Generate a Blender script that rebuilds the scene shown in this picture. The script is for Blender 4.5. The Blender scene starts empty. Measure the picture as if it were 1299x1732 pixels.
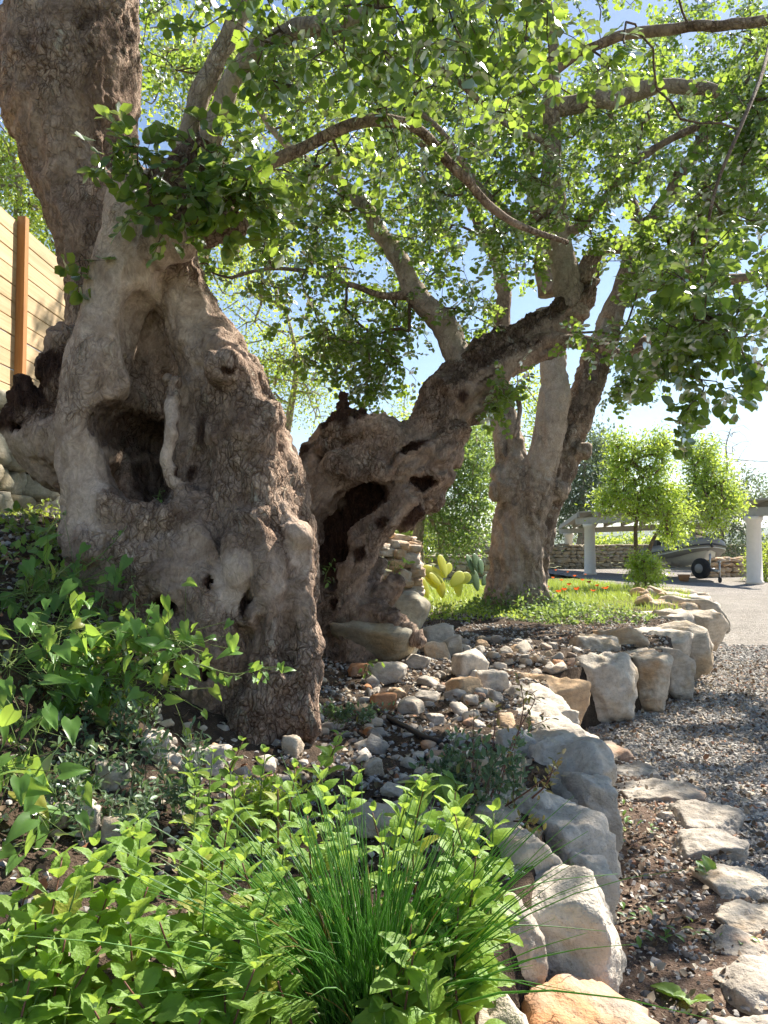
import bpy, bmesh, math, random
import numpy as np
from mathutils import Vector, Matrix, Quaternion

SC = bpy.context.scene
COL = SC.collection
R = math.radians

# ------------------------------------------------------------------ camera, sky, sun, exposure
CAM_Z = 1.3
PITCH = R(2.53)
FPX = 1333.0            # focal length in pixels of the 1299 x 1732 photograph
cam_d = bpy.data.cameras.new('camera')
cam = bpy.data.objects.new('camera', cam_d)
COL.objects.link(cam)
cam.location = (0, 0, CAM_Z)
cam.rotation_euler = (R(90) + PITCH, 0, 0)
cam_d.sensor_fit = 'VERTICAL'
cam_d.angle_y = 2 * math.atan(866 / FPX)
cam_d.clip_start = 0.05
cam_d.clip_end = 9000
SC.camera = cam

SUN_EL, SUN_AZ = R(45), R(45)     # azimuth measured from +Y towards +X
SUN_DIR = np.array([math.sin(SUN_AZ) * math.cos(SUN_EL), math.cos(SUN_AZ) * math.cos(SUN_EL), math.sin(SUN_EL)])
world = bpy.data.worlds.new('World')
SC.world = world
world.use_nodes = True
wn = world.node_tree.nodes
wl = world.node_tree.links
wn.clear()
sky = wn.new('ShaderNodeTexSky')
sky.sky_type = 'NISHITA'
sky.sun_disc = False
sky.sun_elevation = SUN_EL
sky.sun_rotation = SUN_AZ
sky.air_density = 1.0
sky.dust_density = 0.3
sky.ozone_density = 1.0
bg = wn.new('ShaderNodeBackground')
bg.inputs['Strength'].default_value = 0.06
wo = wn.new('ShaderNodeOutputWorld')
wl.new(sky.outputs[0], bg.inputs['Color'])
wl.new(bg.outputs[0], wo.inputs['Surface'])

sun_d = bpy.data.lights.new('sun', 'SUN')
sun_d.energy = 4.3
sun_d.angle = R(0.53)
sun_d.color = (1.0, 0.92, 0.79)
sun = bpy.data.objects.new('sun', sun_d)
COL.objects.link(sun)
sun.rotation_euler = Vector(-SUN_DIR).to_track_quat('-Z', 'Y').to_euler()
sun.location = tuple(SUN_DIR * 60)

SC.view_settings.view_transform = 'Standard'
SC.view_settings.look = 'None'
SC.view_settings.exposure = 1.6
SC.view_settings.gamma = 1.0
SC.view_settings.use_curve_mapping = False
SC.render.engine = 'CYCLES'
SC.cycles.max_bounces = 6
SC.cycles.diffuse_bounces = 3
SC.cycles.transmission_bounces = 5
SC.cycles.glossy_bounces = 2
SC.cycles.sample_clamp_indirect = 6
SC.cycles.use_denoising = True
SC.cycles.use_adaptive_sampling = True
SC.cycles.adaptive_threshold = 0.02
SC.cycles.adaptive_min_samples = 16

# ------------------------------------------------------------------ numeric helpers
def P(px, py, D):
    """world point seen at photo pixel (px, py) at depth y = D"""
    u = (px - 649.5) / FPX
    v = (866 - py) / FPX
    c, s = math.cos(PITCH), math.sin(PITCH)
    dy = c - v * s
    dz = s + v * c
    k = D / dy
    return np.array([u * k, D, CAM_Z + dz * k])

def proj(p):
    p = np.atleast_2d(p)
    c, s = math.cos(PITCH), math.sin(PITCH)
    y = p[:, 1]; z = p[:, 2] - CAM_Z
    f = y * c + z * s
    up = -y * s + z * c
    f = np.where(f < 0.01, 0.01, f)
    return np.stack([649.5 + FPX * p[:, 0] / f, 866 - FPX * up / f, f], 1)

def PX(r, D):
    return r * D / FPX

def smooth01(t):
    t = np.clip(t, 0, 1)
    return t * t * (3 - 2 * t)

def _hash(ix, iy, iz, seed):
    h = (ix.astype(np.int64) * 374761393 + iy.astype(np.int64) * 668265263 + iz.astype(np.int64) * 2147483647 + seed * 974634721) & 0xffffffff
    h = ((h ^ (h >> 13)) * 1274126177) & 0xffffffff
    h = ((h ^ (h >> 16)) * 2246822519) & 0xffffffff
    h = h ^ (h >> 15)
    return (h & 0xffffff) / float(0xffffff)

def vnoise(p, seed=0):
    """value noise in -1..1 for points (n,3)"""
    i = np.floor(p).astype(np.int64)
    f = p - i
    f = f * f * f * (f * (f * 6 - 15) + 10)
    out = 0
    for dx in (0, 1):
        wx = f[:, 0] if dx else 1 - f[:, 0]
        for dy in (0, 1):
            wy = f[:, 1] if dy else 1 - f[:, 1]
            for dz in (0, 1):
                wz = f[:, 2] if dz else 1 - f[:, 2]
                out = out + wx * wy * wz * _hash(i[:, 0] + dx, i[:, 1] + dy, i[:, 2] + dz, seed)
    return out * 2 - 1

def fbm(p, octaves=4, seed=0, gain=0.5):
    a, s, out = 1.0, 1.0, 0
    for k in range(octaves):
        out = out + a * vnoise(p * s + 17.3 * k, seed + k)
        a *= gain
        s *= 2.03
    return out

def n1(x, y, seed=0):
    return float(vnoise(np.array([[x, y, 0.5]]), seed)[0])

def spline(pts, per=6):
    """Catmull-Rom through rows of pts (any columns)"""
    pts = np.asarray(pts, float)
    if len(pts) < 3:
        t = np.linspace(0, 1, per + 1)[:, None]
        return pts[0] * (1 - t) + pts[-1] * t
    q = np.vstack([2 * pts[0] - pts[1], pts, 2 * pts[-1] - pts[-2]])
    out = []
    for i in range(len(pts) - 1):
        p0, p1, p2, p3 = q[i], q[i + 1], q[i + 2], q[i + 3]
        t = np.linspace(0, 1, per, endpoint=False)[:, None]
        out.append(0.5 * ((2 * p1) + (-p0 + p2) * t + (2 * p0 - 5 * p1 + 4 * p2 - p3) * t ** 2 + (-p0 + 3 * p1 - 3 * p2 + p3) * t ** 3))
    out.append(pts[-1:])
    return np.vstack(out)

def img_chain(rows):
    """rows (px, py, D, rpx) -> world (x, y, z, r)"""
    out = []
    for px, py, D, r in rows:
        p = P(px, py, D)
        out.append((p[0], p[1], p[2], PX(r, D)))
    return np.array(out)

# ------------------------------------------------------------------ mesh helpers
def mesh_np(name, V, faces, mats=(), smooth=True, attrs=None, face_mat=None):
    """faces: list of int arrays (n,k)"""
    me = bpy.data.meshes.new(name)
    V = np.ascontiguousarray(V, np.float32)
    faces = [np.asarray(f, np.int32) for f in faces if len(f)]
    me.vertices.add(len(V))
    me.vertices.foreach_set('co', V.ravel())
    loops = np.concatenate([f.ravel() for f in faces])
    tot = np.concatenate([np.full(len(f), f.shape[1], np.int32) for f in faces])
    start = np.concatenate([[0], np.cumsum(tot)[:-1]]).astype(np.int32)
    me.loops.add(len(loops))
    me.loops.foreach_set('vertex_index', loops.astype(np.int32))
    me.polygons.add(len(tot))
    me.polygons.foreach_set('loop_start', start)
    me.polygons.foreach_set('loop_total', tot)
    me.polygons.foreach_set('use_smooth', np.full(len(tot), bool(smooth)))
    for m in mats:
        me.materials.append(m)
    if face_mat is not None:
        me.polygons.foreach_set('material_index', np.asarray(face_mat, np.int32))
    me.update(calc_edges=True)
    if attrs:
        for k, a in attrs.items():
            at = me.attributes.new(k, 'FLOAT', 'POINT')
            at.data.foreach_set('value', np.ascontiguousarray(a, np.float32))
    return me

class MB:
    """collects pieces of ONE mesh"""
    def __init__(self):
        self.V, self.F, self.n = [], {}, 0
        self.A = {}
    def add(self, V, faces, **attrs):
        V = np.asarray(V, float)
        for f in faces:
            f = np.asarray(f, np.int64)
            if len(f):
                self.F.setdefault(f.shape[1], []).append(f + self.n)
        self.V.append(V)
        for k, a in attrs.items():
            self.A.setdefault(k, []).append(np.broadcast_to(np.asarray(a, float), (len(V),)))
        self.n += len(V)
    def tube(self, path, rad, sides=8, cap=True, **attrs):
        V, F = tube(path, rad, sides, cap)
        self.add(V, F, **attrs)
    def box(self, lo, hi, **attrs):
        V, F = box(lo, hi)
        self.add(V, F, **attrs)
    def mesh(self, name, mats, smooth=True, off=(0, 0, 0)):
        V = np.vstack(self.V) - np.asarray(off, float)
        faces = [np.vstack(f) for f in self.F.values()]
        at = {k: np.concatenate(a) for k, a in self.A.items()}
        return mesh_np(name, V, faces, mats, smooth, at)

def frames(path):
    path = np.asarray(path, float)
    t = np.gradient(path, axis=0)
    t /= np.linalg.norm(t, axis=1)[:, None] + 1e-9
    n = np.empty_like(t)
    a = np.array([0, 0, 1.0]) if abs(t[0][2]) < 0.9 else np.array([1.0, 0, 0])
    v = np.cross(t[0], a); v /= np.linalg.norm(v)
    n[0] = v
    for i in range(1, len(t)):
        v = v - t[i] * np.dot(v, t[i])
        v /= np.linalg.norm(v) + 1e-9
        n[i] = v
    return t, n, np.cross(t, n)

def tube(path, rad, sides=8, cap=True, wob=0.0, seed=0):
    path = np.asarray(path, float)
    m = len(path)
    rad = np.broadcast_to(np.asarray(rad, float), (m,))
    t, n, b = frames(path)
    a = np.linspace(0, 2 * math.pi, sides, endpoint=False)
    V = path[:, None, :] + rad[:, None, None] * (np.cos(a)[None, :, None] * n[:, None, :] + np.sin(a)[None, :, None] * b[:, None, :])
    V = V.reshape(-1, 3)
    if wob:
        c = np.repeat(path, sides, 0)
        d = V - c
        V = c + d * (1 + wob * fbm(V * 9.0, 3, seed)[:, None])
    i = np.arange(m - 1)[:, None] * sides
    j = np.arange(sides)[None, :]
    k = (j + 1) % sides
    q = np.stack([i + j, i + k, i + sides + k, i + sides + j], -1).reshape(-1, 4)
    F = [q]
    if cap:
        V = np.vstack([V, path[0], path[-1]])
        c0, c1 = m * sides, m * sides + 1
        j = np.arange(sides); k = (j + 1) % sides
        F.append(np.vstack([np.stack([k, j, np.full(sides, c0)], 1), np.stack([(m - 1) * sides + j, (m - 1) * sides + k, np.full(sides, c1)], 1)]))
    return V, F

def box(lo, hi):
    x0, y0, z0 = lo; x1, y1, z1 = hi
    V = np.array([[x0, y0, z0], [x1, y0, z0], [x1, y1, z0], [x0, y1, z0], [x0, y0, z1], [x1, y0, z1], [x1, y1, z1], [x0, y1, z1]], float)
    F = [np.array([[3, 2, 1, 0], [4, 5, 6, 7], [0, 1, 5, 4], [1, 2, 6, 5], [2, 3, 7, 6], [3, 0, 4, 7]])]
    return V, F

_ico = {}
def ico(s):
    if s not in _ico:
        bm = bmesh.new()
        bmesh.ops.create_icosphere(bm, subdivisions=s, radius=1.0)
        _ico[s] = (np.array([v.co[:] for v in bm.verts]), np.array([[v.index for v in f.verts] for f in bm.faces]))
        bm.free()
    return _ico[s]

# ------------------------------------------------------------------ scene-tree helpers
def tag(o, label=None, cat=None, group=None, kind=None):
    if label: o['label'] = label
    if cat: o['category'] = cat
    if group: o['group'] = group
    if kind: o['kind'] = kind
    return o

def thing(name, loc, label, cat, group=None):
    o = bpy.data.objects.new(name, None)
    o.empty_display_size = 0.1
    COL.objects.link(o)
    o.location = tuple(float(v) for v in loc)
    return tag(o, label, cat, group)

def base_of(o):
    p = Vector((0, 0, 0))
    while o is not None:
        p = p + o.location
        o = o.parent
    return np.array(p)

def part(name, mb, mats, parent, smooth=True, kind=None, label=None):
    """a part whose builder holds world coordinates"""
    mats = mats if isinstance(mats, (list, tuple)) else [mats]
    me = mb.mesh(name, mats, smooth, base_of(parent)) if isinstance(mb, MB) else mb
    o = bpy.data.objects.new(name, me)
    COL.objects.link(o)
    o.parent = parent
    if kind: o['kind'] = kind
    if label: o['label'] = label
    return o

def piece(name, me, M, parent):
    """a shared-mesh piece placed by the world matrix M under parent"""
    o = bpy.data.objects.new(name, me)
    COL.objects.link(o)
    o.parent = parent
    b = base_of(parent)
    o.matrix_basis = Matrix.Translation(Vector(-b)) @ M
    return o

def solo(name, mb, mats, label=None, cat=None, group=None, kind=None, loc=None, smooth=True):
    """a one-mesh top-level object; builder in world coordinates, origin moved to loc"""
    mats = mats if isinstance(mats, (list, tuple)) else [mats]
    loc = np.zeros(3) if loc is None else np.asarray(loc, float)
    me = mb.mesh(name, mats, smooth, loc) if isinstance(mb, MB) else mb
    o = bpy.data.objects.new(name, me)
    COL.objects.link(o)
    o.location = tuple(loc)
    return tag(o, label, cat, group, kind)

def MT(loc, rz=0, rx=0, ry=0, sc=(1, 1, 1)):
    return Matrix.Translation(Vector(loc)) @ Matrix.Rotation(rz, 4, 'Z') @ Matrix.Rotation(rx, 4, 'X') @ Matrix.Rotation(ry, 4, 'Y') @ Matrix.Diagonal((*sc, 1))

def basis(loc, fwd, up, s=1.0):
    """matrix with local +Y along fwd and +Z near up"""
    f = Vector(fwd).normalized()
    u = Vector(up)
    x = f.cross(u)
    if x.length < 1e-4:
        x = f.cross(Vector((1, 0.3, 0)))
    x.normalize()
    u = x.cross(f)
    m = Matrix((x, f, u)).transposed().to_4x4()
    return Matrix.Translation(Vector(loc)) @ m @ Matrix.Scale(s, 4)

# ------------------------------------------------------------------ materials
class NT:
    def __init__(self, name):
        self.m = bpy.data.materials.new(name)
        self.m.use_nodes = True
        self.t = self.m.node_tree
        self.n = self.t.nodes
        self.n.clear()
        self.out = self.n.new('ShaderNodeOutputMaterial')
    def node(self, typ, ins=None, **props):
        nd = self.n.new(typ)
        for k, v in props.items():
            setattr(nd, k, v)
        for k, v in (ins or {}).items():
            self.set(nd, k, v)
        return nd
    def set(self, nd, k, v):
        s = nd.inputs[k]
        if isinstance(v, bpy.types.NodeSocket):
            self.t.links.new(v, s)
        elif isinstance(v, bpy.types.Node):
            self.t.links.new(v.outputs[0], s)
        else:
            if isinstance(v, (tuple, list)) and len(v) == 3 and s.type == 'RGBA':
                v = (*v, 1)
            s.default_value = v
    def math(self, op, a, b=0.0, clamp=False):
        nd = self.node('ShaderNodeMath', {0: a, 1: b}, operation=op, use_clamp=clamp)
        return nd.outputs[0]
    def mix(self, f, a, b, mode='MIX'):
        nd = self.n.new('ShaderNodeMix')
        nd.data_type = 'RGBA'
        nd.blend_type = mode
        self.set(nd, 0, f); self.set(nd, 6, a); self.set(nd, 7, b)
        return nd.outputs[2]
    def ramp(self, f, stops, interp='LINEAR'):
        nd = self.n.new('ShaderNodeValToRGB')
        cr = nd.color_ramp
        cr.interpolation = interp
        while len(cr.elements) < len(stops):
            cr.elements.new(0.5)
        for e, (p, c) in zip(cr.elements, stops):
            e.position = p
            e.color = (c, c, c, 1) if isinstance(c, (int, float)) else (*c, 1)
        self.set(nd, 0, f)
        return nd.outputs[0]
    def coord(self, kind='Object', scale=(1, 1, 1)):
        tc = self.n.new('ShaderNodeTexCoord')
        mp = self.node('ShaderNodeMapping', {'Vector': tc.outputs[kind], 'Scale': scale})
        return mp.outputs[0]
    def world(self, scale=(1, 1, 1)):
        g = self.n.new('ShaderNodeNewGeometry')
        mp = self.node('ShaderNodeMapping', {'Vector': g.outputs['Position'], 'Scale': scale})
        return mp.outputs[0]
    def noise(self, vec, scale, detail=4, rough=0.55, dist=0.0):
        nd = self.node('ShaderNodeTexNoise', {'Vector': vec, 'Scale': scale, 'Detail': detail, 'Roughness': rough, 'Distortion': dist})
        return nd.outputs[0]
    def noisec(self, vec, scale, detail=2):
        nd = self.node('ShaderNodeTexNoise', {'Vector': vec, 'Scale': scale, 'Detail': detail})
        return nd.outputs[1]
    def voro(self, vec, scale, feature='F1', out=0, rnd=1.0):
        nd = self.node('ShaderNodeTexVoronoi', {'Vector': vec, 'Scale': scale, 'Randomness': rnd}, feature=feature)
        return nd.outputs[out]
    def attr(self, name):
        nd = self.n.new('ShaderNodeAttribute')
        nd.attribute_name = name
        return nd.outputs['Fac']
    def rnd(self):
        return self.n.new('ShaderNodeObjectInfo').outputs['Random']
    def bump(self, h, strength=0.5, dist=0.02, normal=None):
        ins = {'Height': h, 'Strength': strength, 'Distance': dist}
        if normal is not None: ins['Normal'] = normal
        return self.node('ShaderNodeBump', ins).outputs[0]
    def bsdf(self, col, rough=0.85, normal=None, spec=0.3, **kw):
        ins = {'Base Color': col, 'Roughness': rough, 'Specular IOR Level': spec}
        ins.update(kw)
        if normal is not None: ins['Normal'] = normal
        b = self.node('ShaderNodeBsdfPrincipled', ins)
        self.t.links.new(b.outputs[0], self.out.inputs[0])
        return b
    def warp(self, vec, scale, amt):
        c = self.noisec(vec, scale)
        sub = self.node('ShaderNodeVectorMath', {0: c, 1: (0.5, 0.5, 0.5)}, operation='SUBTRACT')
        sc = self.node('ShaderNodeVectorMath', {0: sub.outputs[0], 'Scale': amt}, operation='SCALE')
        return self.node('ShaderNodeVectorMath', {0: vec, 1: sc.outputs[0]}, operation='ADD').outputs[0]

M = {}
def mat_bark(name, pale, mid, dark, lichen, plate=34.0, crack=1.0, lich=0.5, stretch=0.55):
    t = NT(name)
    v = t.world()
    w = t.warp(t.warp(v, 7.0, 0.10), 30.0, 0.03)
    w = t.node('ShaderNodeMapping', {'Vector': w, 'Scale': (1, 1, stretch)}).outputs[0]
    e1 = t.voro(w, plate, 'DISTANCE_TO_EDGE')
    cell = t.voro(w, plate, 'F1', 1)
    tone = t.attr('tone')                       # +1 smooth pale bark, -1 dark old bark
    zone = t.math('SUBTRACT', t.noise(v, 2.6, 4, 0.6), t.math('MULTIPLY', tone, 0.16))
    cracky = t.ramp(zone, [(0.38, 0.08), (0.60, 1.0)])
    fine = t.noise(w, 70, 4, 0.65)
    e1 = t.math('ADD', e1, t.math('MULTIPLY', t.math('SUBTRACT', fine, 0.5), 0.16))
    e2 = t.voro(w, plate * 2.4, 'DISTANCE_TO_EDGE')
    cr = t.math('MULTIPLY', t.ramp(e1, [(0.0, 0.0), (0.07, 0.72), (0.2, 1.0)]), t.ramp(e2, [(0.0, 0.55), (0.12, 1.0)]))
    crk = t.mix(cracky, (1, 1, 1), cr)
    blot = t.math('ADD', t.noise(v, 5.2, 5, 0.66, 0.6), t.math('MULTIPLY', tone, 0.20))
    col = t.ramp(blot, [(0.30, dark), (0.50, mid), (0.72, pale)])
    gray = t.node('ShaderNodeRGBToBW', {0: cell}).outputs[0]
    col = t.mix(t.math('MULTIPLY', cracky, 0.7), col, t.mix(1.0, col, t.ramp(gray, [(0.1, (0.60, 0.56, 0.53)), (0.9, (1.38, 1.34, 1.30))]), 'MULTIPLY'))
    col = t.mix(0.6, col, t.mix(1.0, col, t.ramp(fine, [(0.3, 0.58), (0.7, 1.38)]), 'MULTIPLY'))
    lm = t.ramp(t.noise(w, 15, 4, 0.7), [(0.58, 0.0), (0.66, 1.0)])
    lz = t.ramp(zone, [(0.45, 0.0), (0.58, 1.0)])
    col = t.mix(t.math('MULTIPLY', t.math('MULTIPLY', lm, lz), lich), col, lichen)
    crackcol = t.mix(1.0, col, (0.44, 0.36, 0.31), 'MULTIPLY')
    col = t.mix(t.math('MULTIPLY', t.math('SUBTRACT', 1.0, crk), crack), col, crackcol)
    # bare rotten heartwood where the trunk is hollow or broken off
    hol = t.attr('hollow')
    fibre = t.noise(t.node('ShaderNodeMapping', {'Vector': w, 'Scale': (60, 60, 9)}).outputs[0], 1.0, 3, 0.6)
    wood = t.ramp(fibre, [(0.25, (0.022, 0.011, 0.008)), (0.55, (0.075, 0.038, 0.025)), (0.8, (0.17, 0.10, 0.07))])
    col = t.mix(hol, col, wood)
    h = t.math('ADD', t.math('MULTIPLY', crk, 0.8), t.math('MULTIPLY', fine, 0.45))
    h = t.math('ADD', h, t.math('MULTIPLY', t.math('MULTIPLY', gray, cracky), 0.5))
    nh = t.math('ADD', h, t.math('MULTIPLY', fibre, t.math('MULTIPLY', hol, 1.2)))
    t.bsdf(col, 0.9, t.bump(nh, 1.0, 0.016), 0.2)
    M[name] = t.m
    return t.m

mat_bark('bark_old', (0.58, 0.45, 0.36), (0.38, 0.28, 0.215), (0.20, 0.132, 0.095), (0.52, 0.50, 0.40), plate=32)
mat_bark('bark_mid', (0.52, 0.41, 0.33), (0.34, 0.255, 0.20), (0.13, 0.088, 0.066), (0.50, 0.48, 0.42), plate=30, lich=0.65, stretch=0.4)
mat_bark('bark_pale', (0.52, 0.44, 0.37), (0.40, 0.33, 0.27), (0.24, 0.185, 0.15), (0.54, 0.53, 0.48), plate=22, crack=0.55, lich=0.75)
mat_bark('bark_twig', (0.32, 0.24, 0.18), (0.22, 0.16, 0.12), (0.12, 0.085, 0.065), (0.42, 0.40, 0.34), plate=60, crack=0.5, lich=0.7)

def mat_leaf(name, dark, light, trans, gloss=0.35, rough=0.38, tf=0.45, ygreen=None, quilt=0.0, vein=0.0):
    """leaf: diffuse front, translucent light through it, waxy gloss; tint per leaf"""
    t = NT(name)
    tint = t.math('FRACT', t.math('ADD', t.attr('tint'), t.rnd()))
    col = t.mix(tint, dark, light)
    old = t.ramp(t.math('FRACT', t.math('MULTIPLY', tint, 7.31)), [(0.955, 0.0), (0.985, 0.7)])
    col = t.mix(old, col, (0.36, 0.30, 0.06))
    tr = t.mix(tint, trans, tuple(min(1, c * 1.35) for c in trans))
    nrm = None
    if quilt:
        h = t.noise(t.world(), 190, 2)
        nrm = t.bump(h, quilt, 0.004)
    ins = {'Color': col}
    if nrm is not None: ins['Normal'] = nrm
    d = t.node('ShaderNodeBsdfDiffuse', ins)
    s = t.node('ShaderNodeBsdfTranslucent', {'Color': tr})
    mx = t.node('ShaderNodeMixShader', {0: tf, 1: d.outputs[0], 2: s.outputs[0]})
    gi = {'Color': (0.9, 0.95, 1.0, 1), 'Roughness': rough}
    if nrm is not None: gi['Normal'] = nrm
    g = t.node('ShaderNodeBsdfGlossy', gi)
    fr = t.node('ShaderNodeFresnel', {'IOR': 1.42})
    m2 = t.node('ShaderNodeMixShader', {0: t.math('MULTIPLY', fr.outputs[0], gloss, True), 1: mx.outputs[0], 2: g.outputs[0]})
    t.t.links.new(m2.outputs[0], t.out.inputs[0])
    M[name] = t.m
    return t.m

mat_leaf('leaf_carob', (0.035, 0.085, 0.024), (0.085, 0.15, 0.035), (0.33, 0.47, 0.06), 0.55, 0.38, 0.5)
mat_leaf('leaf_mint', (0.15, 0.27, 0.045), (0.22, 0.35, 0.065), (0.45, 0.62, 0.08), 0.3, 0.5, 0.45, quilt=0.6)
mat_leaf('leaf_chive', (0.06, 0.18, 0.03), (0.12, 0.28, 0.045), (0.24, 0.46, 0.06), 0.5, 0.4, 0.35)
mat_leaf('leaf_vine', (0.09, 0.20, 0.045), (0.14, 0.28, 0.06), (0.38, 0.56, 0.08), 0.6, 0.35, 0.45)
mat_leaf('leaf_grey', (0.08, 0.14, 0.07), (0.15, 0.22, 0.12), (0.18, 0.29, 0.09), 0.6, 0.4, 0.3)
mat_leaf('leaf_red', (0.17, 0.18, 0.07), (0.28, 0.19, 0.07), (0.40, 0.34, 0.09), 0.4, 0.4, 0.4)
mat_leaf('leaf_almond', (0.15, 0.27, 0.04), (0.25, 0.38, 0.06), (0.50, 0.62, 0.08), 0.3, 0.45, 0.5)
mat_leaf('leaf_far', (0.07, 0.14, 0.045), (0.13, 0.21, 0.07), (0.32, 0.44, 0.09), 0.3, 0.45, 0.45)
mat_leaf('leaf_dusk', (0.075, 0.115, 0.06), (0.11, 0.16, 0.08), (0.18, 0.24, 0.09), 0.3, 0.45, 0.35)
mat_leaf('leaf_lime', (0.15, 0.25, 0.04), (0.24, 0.35, 0.055), (0.50, 0.60, 0.08), 0.3, 0.45, 0.5)
mat_leaf('grass_blade', (0.15, 0.24, 0.035), (0.26, 0.34, 0.06), (0.42, 0.52, 0.08), 0.2, 0.5, 0.42)
mat_leaf('pad_cactus', (0.36, 0.42, 0.12), (0.46, 0.48, 0.14), (0.80, 0.80, 0.14), 0.3, 0.4, 0.55)
mat_leaf('pad_dark', (0.12, 0.19, 0.10), (0.16, 0.23, 0.12), (0.16, 0.22, 0.08), 0.4, 0.4, 0.2)
mat_leaf('petal_red', (0.75, 0.09, 0.02), (0.80, 0.16, 0.03), (0.8, 0.13, 0.02), 0.2, 0.5, 0.45)

def mat_stone(name, a, b, warm, warm_lo=0.62, rough=0.85, bump=0.9, spots=0.4):
    t = NT(name)
    r = t.rnd()
    v0 = t.coord('Object')
    off = t.node('ShaderNodeCombineXYZ', {0: t.math('MULTIPLY', r, 91.0), 1: t.math('MULTIPLY', r, 37.0), 2: r})
    v = t.node('ShaderNodeVectorMath', {0: t.world(), 1: off.outputs[0]}, operation='ADD').outputs[0]
    n1_ = t.noise(v, 6.0, 4, 0.65, 0.5)
    n2_ = t.noise(v, 26.0, 4, 0.68)
    n3_ = t.noise(v, 110.0, 2, 0.6)
    col = t.mix(t.ramp(n1_, [(0.3, 0.0), (0.7, 1.0)]), a, b)
    wm = t.math('ADD', t.noise(v, 4.0, 4, 0.55), t.math('MULTIPLY', t.math('SUBTRACT', r, 0.5), 0.34))
    col = t.mix(t.math('MULTIPLY', t.ramp(wm, [(warm_lo - 0.07, 0.0), (warm_lo + 0.1, 1.0)]), 0.9), col, warm)
    col = t.mix(0.7, col, t.mix(1.0, col, t.ramp(n2_, [(0.28, 0.68), (0.72, 1.22)]), 'MULTIPLY'))
    col = t.mix(t.math('MULTIPLY', t.ramp(n3_, [(0.60, 0.0), (0.72, 1.0)]), spots), col, (0.14, 0.13, 0.11))
    streak = t.noise(t.node('ShaderNodeMapping', {'Vector': t.warp(v, 3.0, 0.25), 'Scale': (5, 5, 30), 'Rotation': (0.5, 0.35, 0)}).outputs[0], 1.0, 3, 0.6)
    col = t.mix(0.5, col, t.mix(1.0, col, t.ramp(streak, [(0.3, 0.66), (0.5, 1.05), (0.75, 1.2)]), 'MULTIPLY'))
    h = t.math('ADD', t.math('MULTIPLY', n2_, 0.9), t.math('MULTIPLY', n3_, 0.35))
    h = t.math('ADD', h, t.math('MULTIPLY', streak, 0.5))
    t.bsdf(col, rough, t.bump(h, bump, 0.012), 0.25)
    M[name] = t.m
    return t.m

mat_stone('limestone', (0.42, 0.37, 0.31), (0.64, 0.575, 0.495), (0.52, 0.40, 0.27), 0.62)
mat_stone('limestone_warm', (0.42, 0.35, 0.27), (0.60, 0.53, 0.44), (0.54, 0.36, 0.21), 0.50)
mat_stone('limestone_orange', (0.52, 0.46, 0.40), (0.46, 0.27, 0.15), (0.50, 0.24, 0.11), 0.46)
mat_stone('wall_stone', (0.26, 0.235, 0.185), (0.42, 0.39, 0.31), (0.33, 0.27, 0.17), 0.58, spots=0.5)
mat_stone('pile_stone', (0.54, 0.45, 0.36), (0.66, 0.58, 0.50), (0.58, 0.39, 0.24), 0.50)
mat_stone('rubble', (0.27, 0.235, 0.20), (0.54, 0.485, 0.42), (0.46, 0.28, 0.18), 0.68)

def mat_plain(name, col, rough=0.7, var=0.25, scale=12.0, bump=0.2, spec=0.3, metal=0.0):
    t = NT(name)
    v = t.world()
    nz = t.noise(v, scale, 5, 0.6)
    c = t.mix(1.0, col, t.ramp(nz, [(0.25, 1 - var), (0.75, 1 + var)]), 'MULTIPLY')
    t.bsdf(c, rough, t.bump(t.noise(v, scale * 6, 3), bump, 0.01), spec, Metallic=metal)
    M[name] = t.m
    return t.m

mat_plain('white_plaster', (0.78, 0.72, 0.64), 0.8, 0.06, 6, 0.15)
mat_plain('grey_timber', (0.40, 0.37, 0.33), 0.8, 0.15, 5, 0.2)
mat_plain('roof_sheet', (0.36, 0.34, 0.30), 0.6, 0.12, 3, 0.1)
mat_plain('boat_tube', (0.23, 0.225, 0.215), 0.5, 0.12, 3, 0.05, 0.4)
mat_plain('boat_dark', (0.045, 0.045, 0.05), 0.5, 0.2, 4, 0.05, 0.4)
mat_plain('boat_white', (0.62, 0.62, 0.60), 0.4, 0.06, 3, 0.02, 0.5)
mat_plain('tyre', (0.02, 0.02, 0.022), 0.8, 0.2, 20, 0.2)
mat_plain('steel', (0.42, 0.43, 0.44), 0.4, 0.1, 10, 0.05, 0.5, 0.7)
mat_plain('terracotta', (0.42, 0.22, 0.12), 0.8, 0.15, 12, 0.1)
mat_plain('cable', (0.08, 0.08, 0.085), 0.6, 0.1, 3, 0.0)
mat_plain('hose', (0.022, 0.021, 0.022), 0.5, 0.2, 8, 0.05)
mat_plain('stem_green', (0.14, 0.2, 0.05), 0.6, 0.2, 20, 0.1)
mat_plain('stem_red', (0.17, 0.075, 0.05), 0.6, 0.25, 20, 0.1)
mat_plain('stem_brown', (0.16, 0.11, 0.08), 0.8, 0.25, 20, 0.2)
mat_plain('hill_scrub', (0.09, 0.12, 0.065), 0.95, 0.45, 0.02, 0.0)

def mat_litter():
    t = NT('dry_leaf')
    tint = t.math('FRACT', t.math('ADD', t.attr('tint'), t.rnd()))
    col = t.ramp(tint, [(0.0, (0.10, 0.065, 0.04)), (0.35, (0.20, 0.14, 0.09)), (0.6, (0.34, 0.27, 0.19)), (0.85, (0.46, 0.41, 0.33)), (1.0, (0.30, 0.13, 0.06))])
    t.bsdf(col, 0.75, None, 0.3)
    M['dry_leaf'] = t.m
mat_litter()

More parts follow.
